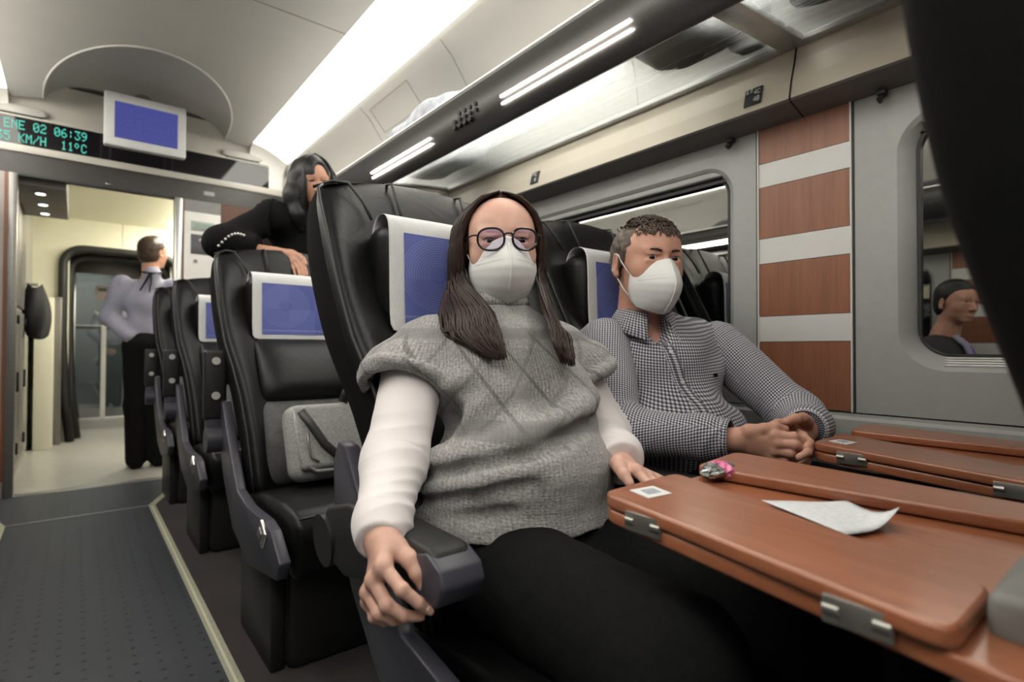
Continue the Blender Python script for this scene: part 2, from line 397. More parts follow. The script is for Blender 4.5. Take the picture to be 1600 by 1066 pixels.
# recess: short wall then a dome that falls to the bulkhead
rc = MB(); P = []
for j in range(9):
    f = j / 8; row = []
    for i in range(N + 1):
        a = math.pi * (1 - i / N); x0, y0 = rcx + rx * math.cos(a), 4.50 - ry * math.sin(a)
        sh = 1 - .9 * (f ** 1.4); h = zc + .135 * math.sin(min(1, f * 1.5) * math.pi / 2)
        row.append((rcx + (x0 - rcx) * sh, 4.50 - (4.50 - y0) * sh, h))
    P.append(row)
rc.grid(P); ro = rc.build('ceiling_recess', speck('recess_grey', (.30, .295, .275), (.32, .31, .29), .6, 4, .02), cl_o, smooth=True)
rl = MB(); rl.tube([(x, y, zc - .002) for x, y in zip(xs, ye)], .006, 8); rl.build('recess_lip', M['ceiling'], cl_o, smooth=True)
for sgn in (1, -1):
    X = lambda d: XC + sgn * d
    # outer panel from the light to the rack
    pts = [(X(.945), 2.392 if sgn > 0 else 2.41), (X(.955), 2.365 if sgn > 0 else 2.40), (X(1.02 if sgn > 0 else 1.04), 2.31), (X(1.10), 2.20), (X(1.18), 2.05), (X(1.225), 1.90), (X(1.24), 1.775)]
    e = MB(); e.grid([[(x, y, z) for x, z in pts] for y in (YF, YB)]); eo = e.build('ceiling_side', M['ceiling'], cl_o, smooth=True)
    s = MB()
    for k in range(-1, 5):
        y = .33 + MOD / 2 * k
        s.tube([(x - sgn * .0005, y, z - .001) for x, z in pts[1:]], .0016, 4)
    for a, b in ((2.55, 3.0),):
        s.tube([(X(.985), a, 2.335), (X(1.08), a, 2.225), (X(1.08), b, 2.225), (X(.985), b, 2.335)], .0016, 4, closed=True)
    s.build('panel_seam', M['taupe'], cl_o)
    lp = [(X(.690), 2.502), (X(.74), 2.492), (X(.80), 2.472), (X(.87), 2.437), (X(.925), 2.402), (X(.946), 2.392)]
    yl0, yl1 = YF, 4.46
    if sgn < 0: lp = lp[:-1] + [(X(.965), 2.372), (X(1.0), 2.330), (X(1.035), 2.285)]
    lt = MB(); lt.grid([[(x, y, z) for x, z in lp] for y in (yl0, yl1)]); lo_ = lt.build('cove_light', M['cove'], None, smooth=True)
    tag(lo_, 'long bright white ceiling light strip ' + ('above the luggage rack' if sgn > 0 else 'at the far left edge of the ceiling'), 'ceiling light', 'cove light strips')
    for y in (.62, 2.45, 4.28):
        MB().tube([(x, y, z - .001) for x, z in lp], .0012, 4).build('diffuser_joint', M['alu'], lo_)
    # white moulded end cap between light and bulkhead
    ec = MB(); q = [(x, z) for x, z in lp]
    ec.grid([[(x, 4.46, z) for x, z in q], [(x, 4.52, z - .015) for x, z in q], [(x, 4.575, z - .06) for x, z in q], [(x, 4.598, z - .13) for x, z in q], [(x, 4.60, z - .25) for x, z in q]])
    ec.build('light_end_cap', M['white'], cl_o, smooth=True)
# ceiling panel seams
s = MB()
for y in (1.55, 2.62): s.box((hx0, y - .0015, zc - .002), (hx1, y + .0015, zc + .002))
s.build('panel_seam', M['taupe'], cl_o)
MB().box((-1.1, YF - .02, 2.66), (1.8, YB + .1, 2.70)).build('roof_skin', M['taupe'], cl_o)

# far bulkhead with the doorway
DX0, DX1, DH = -.297, .545, 2.028
def slab(name, x0, x1, z0, z1, y0, y1, m, parent=None, bev=0): return MB().box((x0, y0, z0), (x1, y1, z1), bev).build(name, m, parent, ang=40)
wb = slab('wall_back', XL - .1, 1.75, 2.157, 2.64, YB, YB + .06, M['bulk']); structure(wb)
slab('bulkhead_band', XL, XR, 2.160, 2.208, YB - .022, YB, M['bulk'], wb, .006)
slab('bulkhead_band', XL, XR, 2.378, 2.396, YB - .022, YB, M['bulk'], wb, .006)
slab('header_panel', XL, XR, DH, 2.158, YB - .006, YB + .05, M['darkhead'], wb)
for x0, x1 in ((DX1 + .052, .605),): slab('wood_edge', x0, x1, 0, DH, YB - .004, YB + .05, M['wood_panel'], wb)
slab('notice_panel', .606, .845, 0, 1.938, YB - .008, YB + .05, M['white'], wb, .002)
slab('notice_panel_head', .606, .845, 1.938, DH, YB - .004, YB + .05, speck('grey_metal_panel', (.2, .195, .19), (.22, .215, .21), .4, 20), wb)
slab('wood_panel', .847, XR + .05, 0, DH, YB - .004, YB + .05, wood('dark_walnut_panel', (.12, .045, .022), (.085, .03, .015), .45, (9, 9, .5)), wb)
slab('side_panel', XL, DX0 - .045, 0, DH, YB - .004, YB + .05, speck('rosy_grey_panel', (.36, .315, .30), (.38, .33, .315), .35, 6), wb)
slab('wood_edge', DX0 - .062, DX0 - .046, 0, DH, YB - .008, YB + .05, M['wood_panel'], wb)
slab('kick_plate', XL, DX0 - .05, .0, .10, YB - .012, YB, M['alu'], wb)
d1 = empty('door_1', ((DX0 + DX1) / 2, YB, 0)); d1['kind'] = 'structure'
slab('door_post', DX0 - .046, DX0, 0, DH, YB - .016, YB + .07, M['alu_dark'], d1, .006)
slab('door_post', DX1, DX1 + .05, 0, DH, YB - .016, YB + .07, M['alu'], d1, .008)
slab('threshold', DX0 - .04, DX1 + .05, -.01, .004, YB - .01, YB + .06, M['alu'], d1, .002)
slab('door_rail', DX0, DX1, DH - .012, DH + .002, YB - .012, YB + .05, M['blackp'], d1)
MB().sphere((.155, YB - .012, 2.045), (.016, .006, .006), 10).build('sensor_lens', M['chrome'], d1, smooth=True)
slab('header_plate', .73, .80, 2.075, 2.105, YB - .009, YB - .005, M['alu_dark'], wb)

structure(slab('wall_front', XL - .1, 1.75, 0, 2.64, YF - .06, YF, M['wallgrey']))
# vestibule beyond the doorway
VY0, VY1 = YB + .06, 7.0
vf = slab('floor_vestibule', -1.0, 1.75, -.06, .0, VY0, 8.6, M['vinyl']); structure(vf)
vw = slab('wall_vestibule', -1.0, 1.75, 0, 2.5, VY1 + .001, VY1 + .03, M['cream']); 
# gangway opening cut as pieces around a rounded frame
bpy.data.objects.remove(vw)
GX0, GX1, GH = -.06, .80, 1.93
vw = slab('wall_vestibule', -1.0, GX0, 0, 2.4, VY1, VY1 + .05, M['cream']); structure(vw)
slab('wall_piece', GX1, 1.75, 0, 2.4, VY1, VY1 + .05, M['cream'], vw)
slab('wall_piece', GX0, GX1, GH, 2.4, VY1, VY1 + .05, M['cream'], vw)
slab('wall_joint', .365, .369, GH + .06, 2.4, VY1 - .003, VY1, M['taupe'], vw)
slab('wall_cover', -.30, -.165, 0, 1.40, 6.55, VY1, M['cream'], vw, .006)
slab('wall_cover_dark', -.165, -.11, 0, 1.42, 6.80, VY1, M['alu_dark'], vw, .004)
vc = slab('ceiling_vestibule', -1.0, 1.75, 2.23, 2.26, VY0, 8.6, M['cream']); structure(vc)
slab('ceiling_soffit', -.60, -.06, 1.98, 2.22, VY0 + .02, 5.75, M['taupe'], vc, .01)
sideL = slab('wall_vestibule_left', -.62, -.34, 0, 2.2, VY0, 7.0, speck('locker_grey', (.32, .31, .275), (.34, .33, .29), .4, 8)); structure(sideL)
for y0, y1 in ((4.70, 5.25), (5.27, 5.9)):
    slab('locker_door', -.345, -.325, .10, 1.20, y0, y1, M['alu_dark'], sideL, .004)
    slab('locker_door', -.345, -.325, 1.23, 2.0, y0, y1, M['alu_dark'], sideL, .004)
    slab('locker_latch', -.328, -.312, .62, .76, y1 - .09, y1 - .06, M['blackp'], sideL, .004)
    slab('locker_latch', -.328, -.312, .18, .26, y1 - .09, y1 - .06, M['blackp'], sideL, .004)
    slab('locker_latch', -.328, -.312, 1.10, 1.16, y1 - .12, y1 - .06, M['blackp'], sideL, .004)
sideR = slab('wall_vestibule_right', .98, 1.05, 0, 2.2, VY0, 7.0, M['cream']); structure(sideR)
# vestibule lamps: a strip added out of view to light it, then the downlights
lv = MB(); lv.box((.82, 4.80, 2.205), (.96, 6.85, 2.228), .004); vl = tag(lv.build('ceiling_lamp', M['vfill'], None), 'added long warm fill lamp along the right side of the vestibule, hidden behind the door post', 'ceiling light')
for i, (x, y) in enumerate(((-.20, 4.86), (-.20, 5.22), (-.20, 5.56))):
    e = empty('downlight', (x, y, 1.975), 'small round downlight in the vestibule soffit, ' + ('nearest the doorway', 'the middle of three', 'farthest from the doorway')[i], 'downlight', 'vestibule downlights')
    MB().cyl((x, y, 1.972), (x, y, 1.982), .038, 20).build('bezel', M['alu_dark'], e, smooth=False)
    MB().cyl((x, y, 1.9695), (x, y, 1.973), .026, 20).build('lens', M['spot'], e)
# gangway frame, corridor and the glass door of the next car
g = MB(); rr_ = .17; pts = [(GX0 + .02, VY1 - .03, 0.0), (GX0 - .03, VY1 - .03, .5), (GX0 - .05, VY1 - .03, 1.1), (GX0 - .05, VY1 - .03, GH - rr_)]
for i in range(1, 9):
    t = R(90 * i / 8); pts.append((GX0 - .05 + rr_ - rr_ * math.cos(t), VY1 - .03, GH - rr_ + rr_ * math.sin(t)))
r2 = [(GX0 + GX1 - x, y, z) for x, y, z in pts[::-1]]
g.tube(pts + r2, .042, 10, ell=.9); gf = g.build('trim_7', M['rubber'], None, smooth=True); structure(gf)
g = MB(); g.tube([(x + (.05 if x < .37 else -.05), y + .22, max(0, z - .05)) for x, y, z in pts + r2], .04, 10); g.build('bellows_inner', M['rubber'], gf, smooth=True)
gw = slab('wall_gangway_left', GX0 - .05, GX0, 0, 2.2, 7.05, 8.6, M['taupe']); structure(gw)
gw = slab('wall_gangway_right', GX1, GX1 + .05, 0, 2.2, 7.05, 8.6, M['taupe']); structure(gw)
structure(slab('ceiling_gangway', GX0, GX1, 1.96, 2.0, 7.05, 8.6, M['taupe']))
DY = 8.0
nd = empty('door_2', (.36, DY, 0)); nd['kind'] = 'structure'
for x0, x1 in ((GX0, GX0 + .05), (.60, .645), (.645, GX1)):
    slab('door_stile', x0, x1, 0, 1.95, DY, DY + .03, M['alu'] if x1 < .65 else M['alu_dark'], nd, .004)
slab('door_rail', GX0, GX1, .0, .12, DY, DY + .03, M['alu'], nd, .004); slab('door_rail', GX0, GX1, 1.80, 1.95, DY, DY + .03, M['alu_dark'], nd, .004)
slab('door_pane', GX0 + .05, .60, .12, 1.80, DY + .010, DY + .016, M['doorglass'], nd)
slab('door_handle', .225, .275, .10, 1.20, DY - .035, DY - .012, M['white'], nd, .008)
slab('door_bar', GX0 + .05, .60, 1.155, 1.175, DY - .004, DY + .03, M['blackp'], nd)
slab('door_bar', GX0 + .05, .60, 1.19, 1.20, DY - .002, DY + .03, M['alu'], nd)
m = MB()
for s in (1, -1): m.prism([(.25, 1.275), (.25 + s * .085, 1.345), (.25 + s * .09, 1.375), (.25, 1.32)], 1, DY + .004, DY + .008)
m.build('door_mark', M['white'], nd)
slab('door_notice', .17, .30, 1.49, 1.66, DY + .004, DY + .008, speck('pink_notice_paper', (.62, .50, .48), (.64, .52, .5), .6, 30), nd)
slab('notice_print', .195, .275, 1.60, 1.635, DY + .002, DY + .0045, M['taupe'], nd)
MB().cyl((.30, 7.55, 1.953), (.30, 7.55, 1.962), .045, 16).build('gangway_lamp', M['spot'], None)
tag(COL.objects['gangway_lamp'], 'small round lamp in the gangway ceiling seen through the arch', 'downlight')
# a slice of the next saloon behind the glass door
ns = slab('wall_next_car', -.5, 1.4, 0, 2.3, 10.6, 10.65, M['wallgrey']); structure(ns)
structure(slab('floor_next_car', -.5, 1.4, -.06, 0, 8.6, 10.6, M['floor'])); structure(slab('ceiling_next_car', -.5, 1.4, 2.2, 2.25, 8.6, 10.6, M['ceiling']))
tag(slab('ceiling_lamp', -.12, .42, 2.18, 2.2, 8.8, 10.4, M['cove']), 'ceiling light strip of the next car behind the glass door', 'ceiling light')
for x in (-.42, 1.32): structure(slab('wall_next_side', x - .03, x + .03, 0, 2.3, 8.6, 10.6, M['wallgrey']))

# bulkhead fittings: running-text display, screen, air vents, notices
FONT = {'0': '01110 10001 10011 10101 11001 10001 01110', '1': '00100 01100 00100 00100 00100 00100 01110', '2': '01110 10001 00001 00110 01000 10000 11111', '3': '11111 00010 00100 00010 00001 10001 01110',
 '5': '11111 10000 11110 00001 00001 10001 01110', '6': '00110 01000 10000 11110 10001 10001 01110', '9': '01110 10001 10001 01111 00001 00010 01100', 'C': '01110 10001 10000 10000 10000 10001 01110',
 'H': '10001 10001 10001 11111 10001 10001 10001', 'E': '11111 10000 10000 11110 10000 10000 11111', 'K': '10001 10010 10100 11000 10100 10010 10001', 'M': '10001 11011 10101 10101 10001 10001 10001',
 '/': '00001 00001 00010 00100 01000 10000 10000', ':': '00000 00100 00100 00000 00100 00100 00000', 'o': '01100 10010 10010 01100 00000 00000 00000', 'A': '01110 10001 10001 11111 10001 10001 10001', 'N': '10001 11001 10101 10011 10001 10001 10001',
 'B': '11110 10001 10001 11110 10001 10001 11110', '4': '00010 00110 01010 10010 11111 00010 00010', ' ': ' '.join(['00000'] * 7)}
def dots(text, x0, z0, h, y, px, parent, dy=-.002, fat=.86, mir=1):
    p = h / 7
    for i, ch in enumerate(text):
        if ch == ' ': continue
        mb = MB()
        for r, row in enumerate(FONT[ch].split()):
            for c, b in enumerate(row):
                if b == '1':
                    x = x0 + mir * (i * 6 + c) * (px or p); z = z0 + h - (r + .5) * p; w = (px or p) * fat / 2
                    mb.box((x - w, y + dy, z - p * fat / 2), (x + w, y + dy + .0015, z + p * fat / 2))
        mb.build('digit' if ch.isdigit() else 'letter' if ch.isalpha() and ch != 'o' else 'text_sign', M['led'], parent)
yd = YB - .022
dsp = empty('text_display', (.36, YB, 2.20), 'long black information display with green time and speed text above the doorway', 'display')
MB().box((-.50, yd + .004, 2.208), (1.182, YB - .001, 2.378)).build('display_panel', M['display'], dsp)
dots('ENE 02 06:39', -.363, 2.302, .058, yd + .004, .0057, dsp)
dots('35 KM/H  11oC', -.397, 2.222, .058, yd + .004, .0057, dsp)
mt = empty('ceiling_monitor', (.345, 4.28, 2.37), 'small white framed monitor with a plain blue screen hanging below the ceiling recess', 'monitor')
mo = MB(); mo.box((.118, 4.215, 2.205), (.562, 4.275, 2.545), .012); mo.box((.17, 4.27, 2.25), (.51, 4.33, 2.52), .02); mo.build('housing', speck('monitor_grey', (.50, .50, .50), (.52, .52, .52), .4, 30), mt, ang=40)
slab('screen', .172, .512, 2.258, 2.488, 4.2125, 4.216, M['screen'], mt)
MB().cyl((.345, 4.36, 2.40), (.345, 4.50, 2.46), .03, 16).build('bracket', M['alu_dark'], mt)
for i, (x0, x1) in enumerate(((-.46, -.155), (.842, 1.14))):
    v = empty('air_vent', ((x0 + x1) / 2, YB, 2.42), 'long oval cream air vent on the end wall, ' + ('left of the hanging monitor' if i == 0 else 'right of the hanging monitor'), 'air vent', 'end wall air vents')
    f = MB(); n = 40; P = []
    for k in range(n):
        t = 2 * math.pi * k / n; P.append(((x0 + x1) / 2 + (x1 - x0) / 2 * math.copysign(abs(math.cos(t)) ** .55, math.cos(t)), 2.425 + .030 * math.copysign(abs(math.sin(t)) ** .8, math.sin(t))))
    f.prism(P, 1, YB - .030, YB, .008); f.build('grille_frame', M['ceiling'], v, ang=50)
    f = MB(); f.box((x0 + .03, YB - .033, 2.392), (x1 - .03, YB - .012, 2.398), .002); f.build('slot', M['rubber'], v)
    f = MB(); f.cyl((x1 - .012 if i == 0 else x0 + .012, YB - .03, 2.425), (x1 - .012 if i == 0 else x0 + .012, YB - .036, 2.425), .010, 14); f.build('latch', M['alu_dark'], v)
nt = empty('notice_sign', (.725, YB - .008, 1.84), 'pale green notice plate with grey lines, upper one beside the doorway', 'sign', 'notices beside the doorway')
slab('plate', .648, .802, 1.802, 1.872, YB - .012, YB - .007, speck('pale_green_plate', (.36, .42, .37), (.38, .44, .39), .4, 20), nt, .003)
n2 = MB()
for z in (1.852, 1.838, 1.822): n2.box((.67, YB - .0135, z - .0025), (.78, YB - .0115, z + .0025))
n2.build('print', speck('grey_green_print', (.2, .26, .23), (.21, .27, .24), .5, 20), nt)
nt = empty('notice_sign', (.725, YB - .008, 1.70), 'dark grey notice plate with a white arrow, lower one beside the doorway', 'sign', 'notices beside the doorway')
slab('plate', .648, .802, 1.628, 1.774, YB - .012, YB - .007, speck('slate_plate', (.085, .082, .10), (.11, .105, .125), .3, 14), nt, .003)
n2 = MB(); n2.prism([(.725, 1.756), (.700, 1.732), (.706, 1.727), (.722, 1.742), (.722, 1.71), (.728, 1.71), (.728, 1.742), (.744, 1.727), (.75, 1.732)], 1, YB - .0135, YB - .0115); n2.build('arrow', M['white'], nt)
tag(MB().cyl((.68, YB - .008, 1.575), (.68, YB - .014, 1.575), .013, 16).build('lock_cylinder', M['alu_dark'], None), 'small round lock on the white panel beside the doorway', 'lock')
# seat number plates on the fascia
def number_plate(y, w, h, l1, l2, label):
    fx = XR - .0795; z = 1.672
    e = empty('seat_number_plate', (fx, y, z), label, 'number plate', 'seat number plates')
    MB().box((fx - .002, y - w / 2, z - h / 2), (fx + .006, y + w / 2, z + h / 2), .001).build('plate', speck('plate_graphite', (.045, .047, .052), (.055, .056, .06), .3, 30), e)
    t = MB(); p = .0023
    for ln, zz in ((l1, z + .004), (l2, z - .0195)):
        for i, ch in enumerate(ln):
            for r, row in enumerate(FONT[ch].split()):
                for c, b in enumerate(row):
                    if b == '1':
                        yy = y - .0035 - (i * 6 + c) * .00165; z2 = zz + 7 * p - (r + .5) * p
                        t.box((fx - .0034, yy - .00085, z2 - p / 2), (fx - .0018, yy + .00085, z2 + p / 2))
    t.build('digits', M['white'], e)
    t = MB()
    for q in range(2): t.box((fx - .0034, y + w * .42 - .012 * q - .008, z + .012), (fx - .0018, y + w * .42 - .012 * q, z + .026), .0005)
    t.build('seat_symbol', M['alu'], e)
    e.rotation_euler.y = R(14); e.location.x -= .002
number_plate(.794, .052, .055, '4C', '4B', 'small dark seat number plate reading 4C 4B above the striped wood panel')
number_plate(1.765, .050, .053, 'C', 'B', 'small dark seat number plate above the head of the woman in grey')
# ------------------------------------------------------------------ luggage racks
def rack(sgn, label):
    X = lambda x: x if sgn > 0 else 2 * XC - x
    rk = empty('luggage_rack', (X(1.35), 1.2, 1.75), label, 'luggage rack', 'overhead luggage racks')
    y0, y1 = YF, YB - .03
    pr = [(1.128, 1.905), (1.118, 1.885), (1.128, 1.80), (1.150, 1.745), (1.175, 1.728), (1.190, 1.735), (1.185, 1.765), (1.160, 1.80), (1.150, 1.88), (1.142, 1.905)]
    MB().prism([(X(a), b) for a, b in pr], 1, y0, y1).build('front_rail', M['rail'], rk, ang=50)
    MB().tube([(X(1.131), y0, 1.905), (X(1.131), y1, 1.905)], .007, 8).build('rail_edge', M['alu'], rk, smooth=True)
    MB().prism([(X(1.17), 1.750), (X(1.555), 1.7875), (X(1.555), 1.7945), (X(1.17), 1.757)], 1, y0, y1).build('glass_shelf', M['rackglass'], rk)
    MB().box((min(X(1.545), X(1.60)), y0, 1.781), (max(X(1.545), X(1.60)), y1, 1.797), .002).build('wall_rail', M['alu'], rk)
    for k in range(-1, 3):
        y = .69 + MOD * k + (.0 if sgn > 0 else .11)
        b = MB(); b.prism([(X(1.16), 1.742), (X(1.56), 1.780), (X(1.56), 1.8), (X(1.16), 1.762)], 1, y - .035, y + .035, .003)
        b.build('bracket', M['alu'] if k != 1 else M['alu_dark'], rk, ang=40)
    for a, b in ((.913, 1.471), (1.95, 2.515), (2.98, 3.55), (-.15, .40)):
        if sgn < 0: a += .11; b += .11
        s = MB()
        for q in range(2):
            x, z = (1.1275, 1.797) if q == 0 else (1.1345, 1.774)
            s.tube([(X(x - .002), a, z), (X(x - .002), b, z)], .0042, 6)
        s.build('reading_light', M['read'], rk, smooth=True)
    MB().tube([(X(1.166), y0, 1.868), (X(1.166), y1, 1.868)], .011, 8).build('shelf_light', M['racklight'], rk, smooth=True)
    g = MB()
    for r in range(3):
        for c in range(5):
            y = 1.62 + c * .035; z = 1.80 + r * .022 - .02
            if (r, c) in ((0, 0), (2, 4)): continue
            g.cyl((X(1.127 - .004 * (z > 1.8) + .006 * (z < 1.79)), y, z), (X(1.121), y, z), .009, 12)
    g.build('speaker_grille', M['blackp'], rk)
    return rk
rack(1, 'right hand luggage rack with dark front rail, glass shelf and reading light strips')
rack(-1, 'left hand luggage rack seen only mirrored in the train windows')

def soft_bag(name, c, r, m, label, cat='bag', group=None, seed=0, handle=True):
    """slumped soft bag: superellipsoid with folds"""
    rnd = random.Random(seed); e = empty(name, (c[0], c[1], c[2] - r[2]), label, cat, group)
    b = MB(); P = []; n, k = 36, 18
    ph = [rnd.uniform(0, 6.28) for _ in range(8)]
    for j in range(k + 1):
        v = -math.pi / 2 + math.pi * j / k; row = []
        for i in range(n):
            u = 2 * math.pi * i / n
            s = lambda q, p: math.copysign(abs(q) ** p, q)
            x, y, z = s(math.cos(v), .42) * s(math.cos(u), .6), s(math.cos(v), .42) * s(math.sin(u), .6), s(math.sin(v), .5)
            w = 1 + .05 * math.sin(5 * u + ph[0] + 3 * v) + .04 * math.sin(9 * u + ph[1]) * math.cos(v) + .05 * math.sin(4 * v + ph[2] + 2 * u)
            row.append((c[0] + r[0] * x * w, c[1] + r[1] * y * w, c[2] + r[2] * z * (w if z > 0 else 1)))
        P.append(row)
    b.grid(P, closed_u=True); subsurf(b.build('body', m, e, smooth=True), 1)
    if handle:
        h = MB(); h.tube([(c[0] - r[0] * .2, c[1] - r[1] * .35, c[2] + r[2] * .9), (c[0] - r[0] * .3, c[1] - r[1] * .2, c[2] + r[2] * 1.2), (c[0] - r[0] * .3, c[1] + r[1] * .2, c[2] + r[2] * 1.2), (c[0] - r[0] * .2, c[1] + r[1] * .35, c[2] + r[2] * .9)], .012, 8)
        h.build('handle', M['blackp'], e, smooth=True)
        z = MB(); z.tube([(c[0] - r[0] * .97, c[1] + r[1] * t, c[2] + .25 * r[2]) for t in (-.6, -.3, 0, .3, .6)], .005, 6); z.build('zipper', M['alu_dark'], e, smooth=True)
    return e
navy = speck('dark_bag_cloth', (.006, .0065, .008), (.011, .0115, .014), .8, 90, .4)
bluegrey = speck('blue_grey_quilt', (.30, .32, .38), (.50, .52, .57), .85, 22, .8, .006)
soft_bag('quilted_bag', (1.34, 2.23, 1.925), (.15, .30, .135), bluegrey, 'blue grey patterned soft bag on the luggage rack, far end', 'bag', None, 3)
soft_bag('travel_bag', (1.31, .885, 1.880), (.135, .155, .112), navy, 'dark bag on the rack seen through the glass, left of the bracket', 'bag', None, 5)
soft_bag('backpack_dark', (1.485, .78, 1.886), (.045, .055, .10), speck('charcoal_cloth', (.014, .015, .016), (.022, .024, .025), .8, 70, .4), 'dark grey bundle on the rack glass close beside the bracket', 'bag', None, 8)
soft_bag('suitcase_soft', (1.365, .30, 1.890), (.155, .33, .115), navy, 'large dark bag on the rack at the top right corner, past the bracket', 'bag', None, 11)
soft_bag('duffel_bag', (-.68, .95, 1.89), (.15, .40, .10), navy, 'dark duffel bag on the left rack, mirrored in the window', 'bag', None, 21)
soft_bag('duffel_bag', (-.68, 2.05, 1.89), (.15, .38, .10), navy, 'second dark duffel bag farther along the left rack, mirrored in the window', 'bag', None, 22)
# ------------------------------------------------------------------ seats (row-1 coordinates, origin y = .75)
def interp(z, zs, vs): return float(np.interp(z, zs, vs))
ZS = [.44, .60, .80, .95, 1.05, 1.12, 1.20, 1.27, 1.305]
YR = [.90, .985, 1.10, 1.20, 1.25, 1.28, 1.297, 1.293, 1.265]
YW = [.775, .825, .915, 1.01, 1.065, 1.10, 1.145, 1.20, 1.232]
YCN = [.82, .86, .955, 1.055, 1.12, 1.155, 1.18, 1.215, 1.236]
WD = [.245, .250, .266, .292, .298, .300, .300, .294, .282]
cloth_w = speck('white_paper_cloth', (.62, .62, .63), (.66, .66, .67), .8, 120, .15, .0006)
def print_mat():
    m = mat('blue_printed_cover', (.09, .12, .36), .75); t = NT(m); x, y, z = t.sep(t.coord('Generated'))
    n = t.noise(t.comb(t.math('FLOOR', t.math('MULTIPLY', x, 3.2)), t.math('FLOOR', t.math('MULTIPLY', z, 4)), 0), 3.3, 0)
    base = t.mix(t.ramp(n, .3, .7), (.085, .105, .34), (.125, .155, .44))
    def ring(cx, cz, r0, r1, fr, sx=.285, sz=.20):
        d = t.math('SQRT', t.math('ADD', t.math('POWER', t.math('MULTIPLY', t.math('SUBTRACT', x, cx), sx), 2), t.math('POWER', t.math('MULTIPLY', t.math('SUBTRACT', z, cz), sz), 2)))
        w = t.math('GREATER_THAN', t.math('SINE', t.math('MULTIPLY', d, fr)), .72)
        return t.math('MULTIPLY', t.math('MULTIPLY', t.math('GREATER_THAN', d, r0), t.math('LESS_THAN', d, r1)), w)
    c = t.mix(t.math('MULTIPLY', ring(.27, .56, .022, .088, 1150), .5), base, (.30, .33, .60))
    big = t.math('MULTIPLY', ring(.62, .30, .026, .058, 98), .35)
    big2 = t.math('MULTIPLY', ring(.84, .42, .022, .050, 110), .35)
    c = t.mix(big, c, (.30, .34, .62)); c = t.mix(big2, c, (.30, .34, .62))
    ln = t.math('MULTIPLY', t.math('MULTIPLY', t.math('LESS_THAN', t.math('ABSOLUTE', t.math('SUBTRACT', z, .075)), .014), t.math('GREATER_THAN', t.noise(t.comb(t.math('MULTIPLY', x, 60), 0, 0), 2, 0), .46)), .5)
    c = t.mix(ln, c, (.36, .39, .62)); t.col(c); return m
M['print'] = print_mat()
